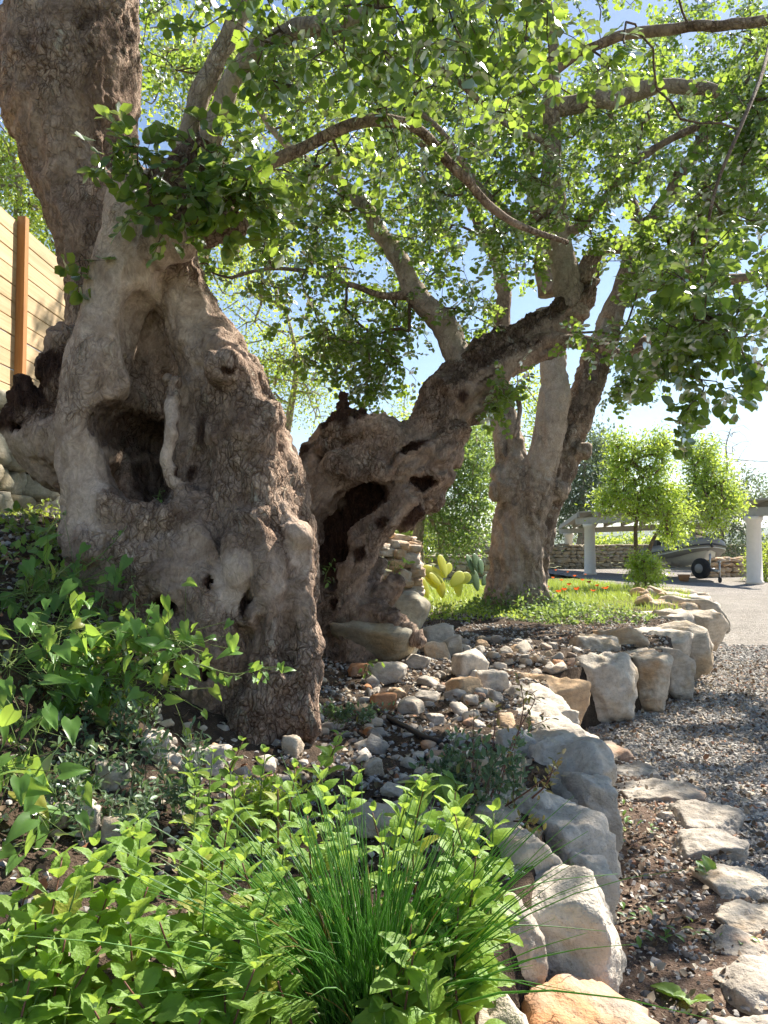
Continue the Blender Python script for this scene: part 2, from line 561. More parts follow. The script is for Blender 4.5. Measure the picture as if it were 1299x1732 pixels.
def mat_gravel_piece():
    t = NT('gravel_piece')
    tint = t.attr('tint')
    col = t.ramp(tint, [(0.0, (0.13, 0.125, 0.12)), (0.3, (0.28, 0.265, 0.25)), (0.62, (0.42, 0.395, 0.365)), (0.86, (0.58, 0.55, 0.51)), (0.93, (0.44, 0.30, 0.20)), (1.0, (0.36, 0.2, 0.13))])
    nz = t.noise(t.world(), 60, 2)
    col = t.mix(0.6, col, t.mix(1.0, col, t.ramp(nz, [(0.3, 0.7), (0.7, 1.25)]), 'MULTIPLY'))
    t.bsdf(col, 0.9, None, 0.2)
    M['gravel_piece'] = t.m
mat_gravel_piece()

def mat_drive():
    t = NT('gravel_drive')
    v = t.world()
    c1 = t.voro(v, 42, 'F1', 1)
    d1 = t.voro(v, 42, 'F1', 0)
    g = t.node('ShaderNodeRGBToBW', {0: c1}).outputs[0]
    col = t.ramp(g, [(0.1, (0.16, 0.146, 0.132)), (0.5, (0.265, 0.242, 0.22)), (0.9, (0.36, 0.335, 0.305))])
    col = t.mix(0.8, col, t.mix(1.0, col, t.ramp(t.noise(v, 0.9, 5, 0.6), [(0.3, 0.78), (0.7, 1.18)]), 'MULTIPLY'))
    col = t.mix(t.ramp(t.noise(v, 2.2, 6, 0.65), [(0.58, 0.0), (0.75, 0.5)]), col, (0.25, 0.2, 0.16))
    t.bsdf(col, 0.95, t.bump(t.math('SUBTRACT', 1.0, d1), 0.8, 0.02), 0.15)
    M['gravel_drive'] = t.m
mat_drive()

def mat_soil(name, a, b, c):
    t = NT(name)
    v = t.world()
    n = t.noise(v, 9, 5, 0.68, 0.4)
    f = t.noise(v, 75, 3, 0.7)
    col = t.mix(t.ramp(n, [(0.32, 0.0), (0.68, 1.0)]), a, b)
    col = t.mix(t.ramp(f, [(0.58, 0.0), (0.7, 0.6)]), col, c)
    h = t.math('ADD', n, t.math('MULTIPLY', f, 0.6))
    t.bsdf(col, 0.95, t.bump(h, 0.9, 0.03), 0.15)
    M[name] = t.m
mat_soil('soil_bed', (0.035, 0.025, 0.018), (0.10, 0.07, 0.05), (0.20, 0.16, 0.12))
mat_soil('soil_strip', (0.085, 0.056, 0.042), (0.17, 0.12, 0.092), (0.34, 0.28, 0.23))
mat_soil('turf_soil', (0.10, 0.12, 0.03), (0.18, 0.20, 0.05), (0.26, 0.24, 0.10))
mat_soil('far_ground', (0.10, 0.11, 0.05), (0.20, 0.19, 0.10), (0.28, 0.24, 0.15))

def mat_fence():
    t = NT('fence_board')
    r = t.rnd()
    v = t.world()
    off = t.node('ShaderNodeCombineXYZ', {0: 0.0, 1: t.math('MULTIPLY', r, 53.0), 2: t.math('MULTIPLY', r, 9.0)})
    v = t.node('ShaderNodeVectorMath', {0: v, 1: off.outputs[0]}, operation='ADD').outputs[0]
    g = t.noise(t.node('ShaderNodeMapping', {'Vector': t.warp(v, 2.0, 0.05), 'Scale': (14, 1.2, 34)}).outputs[0], 1.0, 6, 0.6)
    col = t.ramp(g, [(0.25, (0.42, 0.30, 0.17)), (0.5, (0.56, 0.42, 0.26)), (0.8, (0.64, 0.50, 0.33))])
    col = t.mix(0.8, col, t.mix(1.0, col, t.ramp(r, [(0.0, (0.86, 0.84, 0.82)), (1.0, (1.1, 1.08, 1.05))]), 'MULTIPLY'))
    kn = t.voro(v, 2.6, 'F1', 0)
    col = t.mix(t.ramp(kn, [(0.03, 0.8), (0.06, 0.0)]), col, (0.20, 0.11, 0.05))
    t.bsdf(col, 0.65, t.bump(g, 0.25, 0.004), 0.3)
    M['fence_board'] = t.m
    t = NT('fence_post_wood')
    v = t.world((30, 30, 2))
    g = t.noise(v, 1.0, 5, 0.6)
    t.bsdf(t.ramp(g, [(0.3, (0.34, 0.15, 0.05)), (0.7, (0.50, 0.25, 0.09))]), 0.6, t.bump(g, 0.2, 0.004), 0.3)
    M['fence_post_wood'] = t.m
mat_fence()

# ------------------------------------------------------------------ terrain
WALL = np.array([(0.20, 0.8), (0.24, 1.5), (0.46, 1.9), (0.60, 2.4), (0.76, 3.1), (0.95, 3.9), (1.12, 4.7), (1.24, 5.45), (1.62, 5.8), (2.05, 6.25), (2.6, 6.9), (3.2, 8.4), (3.9, 9.9), (4.5, 11.5), (5.3, 13.3), (5.95, 15.0), (6.15, 17.0), (6.3, 20.0), (7.0, 25.0), (8.5, 32.0)])
def wall_x(y):
    return np.interp(y, WALL[:, 1], WALL[:, 0])

def zb(x, y):
    """height of the planting bed and lawn"""
    x = np.asarray(x, float); y = np.asarray(y, float)
    g = smooth01((y - 1.0) / 2.7)
    rise = 1.04 * smooth01((-x - 0.15) / 2.0) * g
    back = np.interp(y, [0, 12, 16, 22, 28, 40], [0.43, 0.43, 0.40, 0.22, 0.02, 0.0])
    z = back + rise
    return z + 0.02 * np.sin(x * 3.1 + 1) * np.cos(y * 2.3) + 0.012 * np.sin(x * 7.7 + y * 5.1)

def ground_hit(px, py, f=None, z=None):
    """point on the bed seen at this pixel"""
    lo, hi = 1.0, 60.0
    if z is not None:
        for _ in range(40):
            m = 0.5 * (lo + hi)
            if P(px, py, m)[2] > z: lo = m
            else: hi = m
        return P(px, py, lo)
    prev = 1.0
    for D in np.concatenate([np.arange(1.0, 8, 0.05), np.arange(8, 45, 0.2)]):
        p = P(px, py, D)
        if p[2] <= zb(p[0], p[1]):
            return np.array([p[0], p[1], float(zb(p[0], p[1]))])
    return P(px, py, 30)
# ------------------------------------------------------------------ the setting
def grid_sheet(rows):
    """rows: list of (n,3) arrays of equal n -> V, quads"""
    n = len(rows[0])
    V = np.vstack(rows)
    i = np.arange(len(rows) - 1)[:, None] * n
    j = np.arange(n - 1)[None, :]
    q = np.stack([i + j, i + j + 1, i + n + j + 1, i + n + j], -1).reshape(-1, 4)
    return V, [q]

def make_setting():
    mb = MB()
    a = np.linspace(0, 2 * math.pi, 64, endpoint=False)
    rings = []
    for r in (30, 60, 120, 300, 800, 2000, 6000):
        rings.append(np.stack([r * np.cos(a), 30 + r * np.sin(a), np.full(64, -0.12)], 1))
    V = np.vstack([[[0, 30, -0.12]]] + rings)
    F4, F3 = [], []
    for k in range(64):
        F3.append((0, 1 + k, 1 + (k + 1) % 64))
        for r in range(len(rings) - 1):
            b0 = 1 + r * 64; b1 = b0 + 64
            F4.append((b0 + k, b1 + k, b1 + (k + 1) % 64, b0 + (k + 1) % 64))
    mb.add(V, [np.array(F4), np.array(F3)])
    solo('ground', mb, M['far_ground'], kind='structure')
    # gravel drive
    mb = MB()
    rows = []
    for y in np.linspace(-3, 46, 99):
        x0 = float(np.interp(y, [-3, 1.3], [-2, 0.1])) if y < 1.3 else float(wall_x(min(y, 32))) - 0.35
        x = np.linspace(0, 1, 60) ** 1.6 * (30 - x0) + x0
        p = np.stack([x, np.full(60, y), np.zeros(60)], 1)
        p[:, 2] = 0.012 * np.sin(x * 1.3 + y) + 0.01 * np.sin(y * 2.1)
        rows.append(p)
    mb.add(*grid_sheet(rows))
    solo('gravel_driveway', mb, M['gravel_drive'], kind='structure')
    # strip of bare soil between the boulders and the edging slabs
    mb = MB()
    rows = []
    for y in np.linspace(1.0, 5.3, 60):
        xa = float(wall_x(max(y, 1.36))) - 0.12
        xb = float(np.interp(y, [1.0, 2.3, 3.1, 3.7, 4.3, 5.0, 5.3], [0.95, 1.14, 1.38, 1.48, 1.46, 1.3, 1.2]))
        x = np.linspace(xa, xb, 24)
        p = np.stack([x, np.full(24, y), np.full(24, 0.03)], 1)
        p[:, 2] += 0.02 * fbm(p * 5.0, 3, 5)
        rows.append(p)
    mb.add(*grid_sheet(rows))
    solo('soil_path', mb, M['soil_strip'], kind='structure')
    # planting bed and lawn
    def sheet(y0, y1, n, m, dig=0.0):
        rows = []
        for y in np.linspace(y0, y1, n):
            x1 = float(wall_x(y)) - 0.13
            x = np.linspace(-3.1, x1, m)
            z = zb(x, np.full(m, y)) + dig
            p = np.stack([x, np.full(m, y), z], 1)
            p[:, 2] += 0.018 * fbm(p * 6.0, 3, 9)
            e = p[-1].copy(); e[2] = -0.15; e[0] += 0.16
            rows.append(np.vstack([p, e]))
        return rows
    mb = MB(); mb.add(*grid_sheet(sheet(0.85, 11.4, 150, 90)))
    solo('planting_bed', mb, M['soil_bed'], kind='structure')
    mb = MB(); mb.add(*grid_sheet(sheet(11.4, 32, 80, 50)))
    solo('lawn', mb, M['turf_soil'], kind='structure')
    # upper terrace behind the dry wall
    mb = MB()
    rows = []
    for y in np.linspace(2.5, 40, 40):
        rows.append(np.array([(-3.14, y, 0.2), (-3.12, y, 2.40), (-3.6, y, 2.48), (-6, y, 2.6), (-12, y, 2.9), (-30, y, 3.0)]))
    mb.add(*grid_sheet(rows))
    solo('terrace', mb, M['far_ground'], kind='structure')
    # far hills
    for k, (dist, h, seed, x0, x1) in enumerate(((900, 12, 3, -500, 900), (1700, 42, 7, -600, 2200), (3000, 80, 12, -500, 4000))):
        mb = MB()
        xs = np.linspace(x0, x1, 110)
        q = np.stack([xs * 0.004, np.zeros(110), np.zeros(110)], 1)
        top = h * (0.62 + 0.42 * fbm(q * (1000 / dist + 0.6), 4, seed))
        rows = [np.stack([xs, np.full(110, dist + o), -3 + (top + 3) * f], 1) for o, f in ((0, 0), (60, 0.4), (130, 0.75), (210, 1.0), (420, 0.4))]
        mb.add(*grid_sheet(rows))
        solo('hills', mb, M['hill_scrub'], kind='structure')
make_setting()

# ------------------------------------------------------------------ gnarled trunks from a distance field
class Field:
    def __init__(self, lo, hi, h):
        self.lo = np.asarray(lo, float); self.h = h
        n = np.ceil((np.asarray(hi) - self.lo) / h).astype(int) + 1
        self.n = n
        self.d = np.full(n, 9.0, np.float32)
        self.hol = []
        self.ax = [(self.lo[i] + h * np.arange(n[i])).astype(np.float32) for i in range(3)]
    def _sl(self, lo, hi):
        a = np.maximum(np.floor((lo - self.lo) / self.h).astype(int), 0)
        b = np.minimum(np.ceil((hi - self.lo) / self.h).astype(int) + 1, self.n)
        return None if (b <= a).any() else tuple(slice(x, y) for x, y in zip(a, b))
    def _xyz(self, s):
        return self.ax[0][s[0]][:, None, None], self.ax[1][s[1]][None, :, None], self.ax[2][s[2]][None, None, :]
    @staticmethod
    def smin(a, b, k):
        h = np.maximum(k - np.abs(a - b), 0) / k
        return np.minimum(a, b) - h * h * k * 0.25
    def chain(self, c, k=0.05, per=5, flat=1.0):
        c = spline(c, per)
        acc = None
        R_ = c[:, 3].max() + k + 3 * self.h
        s = self._sl(c[:, :3].min(0) - R_, c[:, :3].max(0) + R_)
        if s is None: return
        X, Y, Z = self._xyz(s)
        d = np.full(self.d[s].shape, 9.0, np.float32)
        o = np.array([q.start for q in s])
        for a, b in zip(c[:-1], c[1:]):
            rr = max(a[3], b[3]) + k + 3 * self.h
            ss = self._sl(np.minimum(a[:3], b[:3]) - rr, np.maximum(a[:3], b[:3]) + rr)
            if ss is None: continue
            x, y, z = self._xyz(ss)
            ba = b[:3] - a[:3]
            L = float(ba @ ba) + 1e-9
            px, py, pz = x - a[0], y - a[1], z - a[2]
            t = np.clip((px * ba[0] + py * ba[1] + pz * ba[2]) / L, 0, 1)
            dd = np.sqrt((px - t * ba[0]) ** 2 + (py - t * ba[1]) ** 2 + (pz - t * ba[2]) ** 2) - (a[3] + (b[3] - a[3]) * t)
            loc = tuple(slice(q.start - f, q.stop - f) for q, f in zip(ss, o))
            d[loc] = np.minimum(d[loc], dd)
        self.d[s] = self.smin(self.d[s], d, k)
    def blob(self, p, r, k=0.05):
        self.chain(np.array([(*p, r), (p[0], p[1], p[2] + 1e-3, r)]), k, 1)
    def dig(self, p, rad, k=0.03, mark=True, rot=0.0):
        """carve an ellipsoid hole; rot tilts it in the x-z plane"""
        p = np.asarray(p, float); rad = np.asarray(rad, float)
        m = max(rad) + k + 2 * self.h
        s = self._sl(p - m, p + m)
        if s is None: return
        x, y, z = self._xyz(s)
        x, y, z = x - p[0], y - p[1], z - p[2]
        if rot:
            c, sn = math.cos(rot), math.sin(rot)
            x, z = c * x + sn * z, -sn * x + c * z
        q = np.sqrt((x / rad[0]) ** 2 + (y / rad[1]) ** 2 + (z / rad[2]) ** 2)
        e = (q - 1) * min(rad)
        self.d[s] = -self.smin(-self.d[s], e, k)
        if mark: self.hol.append((p, rad, rot))
    def mesh(self):
        d = self.d
        s = d < 0
        n = self.n
        cs = np.zeros(n - 1, np.int8)
        for i in (0, 1):
            for j in (0, 1):
                for k in (0, 1):
                    cs += s[i:n[0] - 1 + i, j:n[1] - 1 + j, k:n[2] - 1 + k]
        act = (cs > 0) & (cs < 8)
        idx = np.full(n - 1, -1, np.int32)
        I = np.argwhere(act)
        idx[act] = np.arange(len(I))
        acc = np.zeros((len(I), 3)); cnt = np.zeros(len(I))
        corners = [(i, j, k) for i in (0, 1) for j in (0, 1) for k in (0, 1)]
        val = {c: d[I[:, 0] + c[0], I[:, 1] + c[1], I[:, 2] + c[2]].astype(float) for c in corners}
        for c in corners:
            for ax in range(3):
                if c[ax] == 0:
                    e = list(c); e[ax] = 1; e = tuple(e)
                    a, b = val[c], val[e]
                    m = (a < 0) != (b < 0)
                    t = np.where(m, a / np.where(m, a - b, 1), 0)
                    p = np.array(c, float)[None, :].repeat(len(I), 0)
                    p[:, ax] = t
                    acc += p * m[:, None]; cnt += m
        V = self.lo + (I + acc / cnt[:, None]) * self.h
        Q = []
        for ax in range(3):
            o1, o2 = [(1, 2), (2, 0), (0, 1)][ax]
            sl0 = [slice(None)] * 3; sl1 = [slice(None)] * 3
            sl0[ax] = slice(0, n[ax] - 1); sl1[ax] = slice(1, n[ax])
            a = s[tuple(sl0)]; b = s[tuple(sl1)]
            E = np.argwhere(a != b)
            ok = (E[:, o1] > 0) & (E[:, o2] > 0) & (E[:, o1] < n[o1] - 1) & (E[:, o2] < n[o2] - 1)
            E = E[ok]
            inside = a[E[:, 0], E[:, 1], E[:, 2]]
            def cell(d1, d2):
                c = E.copy(); c[:, o1] -= d1; c[:, o2] -= d2
                return idx[c[:, 0], c[:, 1], c[:, 2]]
            q = np.stack([cell(1, 1), cell(0, 1), cell(0, 0), cell(1, 0)], 1)
            q[~inside] = q[~inside][:, ::-1]
            Q.append(q)
        Q = np.vstack(Q)
        Q = Q[(Q >= 0).all(1)]
        return V, Q
def vert_normals(V, Q):
    a = V[Q[:, 2]] - V[Q[:, 0]]; b = V[Q[:, 3]] - V[Q[:, 1]]
    fn = np.cross(a, b)
    N = np.zeros_like(V)
    for k in range(4):
        np.add.at(N, Q[:, k], fn)
    return N / (np.linalg.norm(N, axis=1)[:, None] + 1e-12)

def relax(V, Q, it=1, lam=0.5):
    for _ in range(it):
        S = np.zeros_like(V); C = np.zeros(len(V))
        for a, b in ((0, 1), (1, 2), (2, 3), (3, 0)):
            np.add.at(S, Q[:, a], V[Q[:, b]]); np.add.at(C, Q[:, a], 1)
            np.add.at(S, Q[:, b], V[Q[:, a]]); np.add.at(C, Q[:, b], 1)
        V = V + lam * (S / np.maximum(C, 1)[:, None] - V)
    return V

def trunk_mesh(F, seed, lump=0.03, flute=0.02, fine=0.006, scale=1.0, dead=(), shear=(0, 0), tones=(), moss=0.0):
    V, Q = F.mesh()
    V = relax(V, Q, 2, 0.5)
    N = vert_normals(V, Q)
    hol = np.zeros(len(V))
    tone = np.zeros(len(V))
    for c, amt, wid in tones:
        for a in spline(c, 3):
            q = np.linalg.norm(V - a[:3], axis=1) / (a[3] * wid)
            g = smooth01((1.25 - q) / 0.5) * abs(amt)
            tone = np.where(g > np.abs(tone), g * np.sign(amt), tone)
    for p, rad, rot in F.hol:
        d = V - p
        if rot:
            c, sn = math.cos(rot), math.sin(rot)
            d = np.stack([c * d[:, 0] + sn * d[:, 2], d[:, 1], -sn * d[:, 0] + c * d[:, 2]], 1)
        q = np.sqrt(((d / (rad * 1.0 + 0.004)) ** 2).sum(1))
        hol = np.maximum(hol, smooth01((1.03 - q) / 0.10))
    for p, r in dead:
        q = np.linalg.norm(V - p, axis=1) / r + 0.25 * fbm(V * 12, 3, 4)
        hol = np.maximum(hol, smooth01((1.05 - q) / 0.3))
    W = V * np.array([1, 1, 0.32])
    W[:, 0] += shear[0] * V[:, 2]; W[:, 1] += shear[1] * V[:, 2]
    warp = np.stack([fbm(V * 3, 2, seed + 50), fbm(V * 3, 2, seed + 60), fbm(V * 3, 2, seed + 70)], 1) * 0.06
    f = fbm((W + warp) * 10 / scale, 3, seed)                 # strands running up the trunk
    ridge = 1 - 2 * np.abs(f)
    l = fbm((V + warp) * 5.5 / scale, 3, seed + 9)
    b = np.abs(fbm((V + warp) * 12 / scale, 3, seed + 21))
    disp = lump * l + flute * (ridge - 0.3) * 0.8 - 0.35 * lump * (b - 0.35) + fine * fbm(V * 55 / scale, 3, seed + 31)
    disp = disp * (1 - 0.55 * np.maximum(tone, 0))
    if moss:
        tone = np.minimum(tone, tone * 0.4 - moss * smooth01((N[:, 2] - 0.1) / 0.4) * smooth01((V[:, 0] - 0.35) / 0.5))
    # shaggy ridges in the bare wood
    Vd = V * np.array([1, 1, 0.16])
    disp = disp * (1 - 0.4 * hol) + hol * 0.02 * (1 - 2 * np.abs(fbm(Vd * 34, 2, seed + 77)))
    V = V + N * disp[:, None]
    return V, Q, {'hollow': hol, 'tone': tone}

TREES = {}      # limb nodes for the crowns: name -> list of (path (n,3), radius (n))

def limb_tube(mb, rows, per=7, sides=12, wob=0.14, seed=0, world=False, hollow=0.0):
    c = spline(img_chain(rows) if not world else np.asarray(rows, float), per)
    jit = np.stack([fbm(c[:, :3] * 6 + 3 * k, 2, seed + k) for k in range(3)], 1)
    w = np.sin(np.linspace(0, math.pi, len(c)))[:, None]
    path = c[:, :3] + jit * w * 0.35 * c[:, 3:4]
    rad = np.maximum(c[:, 3], 0.003)
    V, Fc = tube(path, rad, sides, True, wob, seed)
    mb.add(V, Fc, hollow=hollow)
    return path, rad

def old_carob():
    t = thing('carob_tree', (*P(330, 1150, 3.75)[:2], 0.5), 'massive ancient carob tree with a big dark hollow in its pale swollen trunk', 'tree')
    F = Field((-2.35, 3.05, 0.25), (-0.2, 4.85, 5.5), 0.0125)
    K = 0.05
    A = img_chain
    # rear stem leaning out of the top of the picture
    F.chain(A([(140, -190, 4.3, 98), (132, -60, 4.3, 102), (122, 60, 4.25, 112), (118, 150, 4.22, 116), (128, 230, 4.2, 100), (145, 310, 4.15, 82), (160, 400, 4.1, 68), (172, 490, 4.08, 58), (185, 580, 4.05, 66), (200, 700, 4.05, 80)]), K)
    # front left strand
    F.chain(A([(240, 345, 3.78, 58), (228, 420, 3.72, 60), (205, 500, 3.68, 60), (183, 580, 3.66, 62), (163, 650, 3.62, 58), (145, 720, 3.6, 46), (142, 790, 3.6, 44), (158, 850, 3.6, 50), (172, 905, 3.62, 60), (185, 965, 3.7, 72)]), K)
    # right body
    F.chain(A([(285, 395, 3.82, 45), (298, 470, 3.82, 46), (330, 550, 3.82, 54), (375, 630, 3.78, 64), (405, 720, 3.75, 76), (425, 820, 3.72, 88), (436, 920, 3.68, 96), (440, 1020, 3.64, 98), (436, 1120, 3.6, 92), (425, 1225, 3.58, 88)]), K)
    # wall behind the hollow
    F.chain(A([(250, 430, 4.0, 60), (255, 520, 4.12, 70), (255, 620, 4.22, 88), (255, 740, 4.42, 118), (275, 860, 4.3, 140)]), 0.06)
    F.chain(A([(330, 690, 3.85, 52), (340, 790, 3.8, 62), (350, 880, 3.75, 80)]), K)
    # flared base
    F.chain(A([(215, 935, 3.78, 92), (280, 965, 3.75, 120), (330, 1010, 3.7, 140), (375, 1090, 3.65, 118), (395, 1180, 3.6, 100), (400, 1270, 3.58, 100)]), 0.06)
    F.chain(A([(230, 970, 3.6, 60), (300, 960, 3.45, 60), (345, 1000, 3.42, 60), (370, 1080, 3.4, 55), (350, 1170, 3.4, 52), (335, 1240, 3.4, 55)]), 0.04)
    F.chain(A([(195, 985, 3.65, 70), (185, 1060, 3.65, 70), (200, 1150, 3.6, 75), (240, 1240, 3.55, 80)]), 0.05)
    # ribs and buttress roots on the right and the front
    F.chain(A([(470, 860, 3.55, 36), (492, 950, 3.47, 34), (505, 1040, 3.42, 33), (512, 1110, 3.4, 34), (505, 1170, 3.38, 36), (500, 1225, 3.37, 44)]), 0.022)
    F.chain(A([(430, 880, 3.4, 28), (455, 990, 3.36, 30), (462, 1080, 3.34, 32), (450, 1160, 3.32, 38), (430, 1240, 3.3, 50)]), 0.025)
    F.chain(A([(402, 880, 3.42, 16), (398, 930, 3.36, 22), (400, 965, 3.33, 25), (392, 1010, 3.34, 22), (380, 1070, 3.36, 22)]), 0.018)
    F.chain(A([(370, 590, 3.6, 30), (400, 650, 3.55, 34), (425, 740, 3.5, 36), (440, 830, 3.48, 34), (452, 900, 3.46, 30)]), 0.035)
    F.chain(A([(330, 860, 3.5, 30), (340, 930, 3.4, 34), (330, 990, 3.38, 30)]), 0.03)
    # pale twisted strip dividing the hollow
    F.chain(A([(300, 650, 3.58, 16), (287, 688, 3.52, 13), (295, 722, 3.49, 13), (284, 766, 3.47, 13), (291, 806, 3.48, 15), (318, 850, 3.5, 24)]), 0.014)
    # lip round the hollow
    F.chain(A([(205, 640, 3.6, 22), (240, 625, 3.66, 20), (275, 640, 3.66, 20)]), 0.03)
    F.chain(A([(190, 850, 3.52, 34), (225, 880, 3.48, 36), (270, 880, 3.46, 34), (310, 870, 3.46, 28)]), 0.04)
    # burls
    for px, py, D, r in ((150, 925, 3.5, 38), (128, 905, 3.55, 26), (112, 578, 3.85, 34), (98, 625, 3.85, 34), (112, 660, 3.8, 36), (380, 625, 3.47, 34), (300, 330, 3.68, 58), (338, 285, 3.68, 48), (352, 372, 3.6, 42), (300, 405, 3.6, 36), (262, 425, 3.58, 28), (395, 380, 3.6, 22), (215, 935, 3.45, 28), (300, 1010, 3.36, 34), (455, 700, 3.5, 26), (505, 905, 3.42, 24), (345, 265, 3.62, 34), (420, 1040, 3.32, 24), (470, 1150, 3.3, 26)):
        F.blob(P(px, py, D), PX(r, D), 0.04)
    # broken stub leaning over the wall on the left
    F.chain(A([(150, 740, 3.75, 58), (105, 745, 3.8, 56), (60, 735, 3.85, 42), (25, 715, 3.85, 26), (4, 712, 3.85, 15)]), 0.05)
    F.chain(A([(85, 720, 3.85, 42), (50, 690, 3.85, 32), (40, 660, 3.85, 17), (33, 640, 3.85, 8)]), 0.03)
    F.chain(A([(75, 700, 3.85, 26), (66, 675, 3.85, 14), (72, 655, 3.85, 7)]), 0.02)
    F.chain(A([(125, 800, 3.85, 40), (70, 775, 3.9, 32), (30, 745, 3.9, 20)]), 0.04)
    # the hollow and smaller holes
    F.dig(P(236, 790, 3.72), (PX(42, 3.6), 0.50, PX(74, 3.6)), 0.025, True, 0.3)
    F.dig(P(222, 728, 3.74), (PX(52, 3.6), 0.50, PX(46, 3.6)), 0.03, True, 0.3)
    F.dig(P(250, 835, 3.66), (PX(34, 3.6), 0.26, PX(32, 3.6)), 0.02)
    F.dig(P(245, 580, 3.66), (PX(40, 3.6), 0.15, PX(95, 3.6)), 0.06, False, 0.12)
    F.dig(P(324, 722, 3.5), (PX(20, 3.5), 0.16, PX(46, 3.5)), 0.02)
    F.dig(P(312, 790, 3.52), (PX(11, 3.5), 0.10, PX(28, 3.5)), 0.015)
    F.dig(P(386, 624, 3.36), (PX(13, 3.4), 0.09, PX(10, 3.4)), 0.015)
    F.dig(P(282, 1022, 3.36), (PX(24, 3.4), 0.12, PX(18, 3.4)), 0.02)
    F.dig(P(352, 985, 3.3), (PX(9, 3.4), 0.08, PX(12, 3.4)), 0.012)
    F.dig(P(414, 1025, 3.29), (PX(9, 3.4), 0.09, PX(22, 3.4)), 0.012)
    F.dig(P(485, 1085, 3.3), (PX(9, 3.4), 0.07, PX(50, 3.4)), 0.015, False)
    F.dig(P(30, 722, 3.76), (PX(16, 3.8), 0.10, PX(10, 3.8)), 0.015)
    F.dig(P(350, 1135, 3.3), (PX(10, 3.4), 0.08, PX(12, 3.4)), 0.015)
    F.dig(P(270, 515, 3.64), (PX(10, 3.6), 0.07, PX(60, 3.6)), 0.03, False, 0.1)
    dead = [(P(45, 675, 3.85), 0.14), (P(20, 712, 3.82), 0.10), (P(70, 690, 3.85), 0.12), (P(100, 630, 3.82), 0.12)]
    tones = [(A([(400, 700, 3.6, 70), (425, 820, 3.55, 80), (440, 950, 3.5, 80), (430, 1080, 3.45, 80), (420, 1200, 3.4, 80)]), -0.22, 1.1), (A([(330, 1000, 3.5, 90), (300, 1100, 3.5, 90)]), -0.15, 1.1), (A([(240, 345, 3.78, 58), (228, 420, 3.72, 60), (205, 500, 3.68, 60), (183, 580, 3.66, 62), (163, 650, 3.62, 58), (145, 720, 3.6, 50), (142, 790, 3.6, 48), (158, 850, 3.6, 54), (165, 915, 3.6, 50)]), 0.7, 1.15),
             (A([(285, 690, 3.52, 16), (295, 722, 3.49, 16), (284, 766, 3.47, 16), (291, 806, 3.48, 18)]), 1.0, 1.3), (A([(80, 760, 3.85, 50), (30, 745, 3.85, 30)]), 0.8, 1.0),
             (A([(300, 330, 3.6, 60), (340, 280, 3.62, 55), (350, 360, 3.55, 40)]), -0.9, 1.0), (A([(300, 420, 3.55, 40), (310, 500, 3.65, 40)]), 0.5, 1.2), (A([(110, 640, 3.8, 50), (60, 700, 3.8, 40)]), -1.0, 1.0),
             (A([(205, 60, 4.0, 60), (210, 160, 4.0, 50), (215, 230, 4.0, 50)]), -0.7, 1.2), (A([(400, 965, 3.33, 30), (392, 1010, 3.34, 26)]), 0.7, 1.2), (A([(250, 560, 3.95, 40), (245, 640, 4.0, 50)]), 0.4, 1.2), (A([(505, 850, 3.4, 30), (525, 930, 3.4, 30)]), 0.7, 1.2)]
    V, Q, hol = trunk_mesh(F, 11, 0.015, 0.022, 0.0045, 1.0, dead, (0, 0), tones)
    b = base_of(t)
    part('trunk', mesh_np('trunk', V - b, [Q], [M['bark_old']], True, hol), None, t)
    limbs = []
    L1 = [(318, 262, 3.66, 26), (322, 225, 3.63, 20), (345, 150, 3.6, 18), (375, 85, 3.57, 17), (412, 15, 3.54, 17), (450, -60, 3.5, 16), (520, -190, 3.4, 13), (640, -330, 3.3, 9)]
    L2 = [(352, 250, 3.62, 24), (366, 200, 3.58, 19), (388, 140, 3.52, 18), (425, 88, 3.46, 19), (475, 60, 3.4, 19), (530, 50, 3.32, 17), (580, 42, 3.25, 15), (640, 8, 3.15, 10), (720, -60, 3.0, 8), (840, -150, 2.9, 6)]
    L3 = [(390, 320, 3.66, 17), (440, 285, 3.68, 11), (500, 255, 3.7, 11), (560, 225, 3.72, 11), (620, 204, 3.75, 11), (680, 208, 3.8, 10), (730, 240, 3.9, 8), (780, 295, 4.0, 8), (825, 345, 4.1, 7), (880, 382, 4.25, 6), (960, 410, 4.4, 4)]
    for k, rows in enumerate((L1, L2, L3)):
        mb = MB()
        limbs.append(limb_tube(mb, rows, 7, 14, 0.13, 30 + k))
        part('limb', mb, M['bark_pale'] if k < 2 else M['bark_mid'], t)
    # the rear stem carries the high crown above the picture
    top = P(140, -190, 4.3)
    for k, e in enumerate(((-2.0, 5.2, 6.6), (-0.6, 4.0, 6.3), (0.9, 4.2, 6.0), (-1.2, 2.6, 6.1), (0.0, 5.8, 7.0))):
        mb = MB()
        mid = top * 0.5 + np.array(e) * 0.5 + np.array([0, 0, 0.45])
        limbs.append(limb_tube(mb, [(*top, 0.16 - 0.012 * k), (*(top * 0.75 + mid * 0.25), 0.12), (*mid, 0.085), (*e, 0.04)], 7, 10, 0.1, 40 + k, True))
        part('limb', mb, M['bark_pale'], t)
    TREES['old'] = (t, limbs)
old_carob()

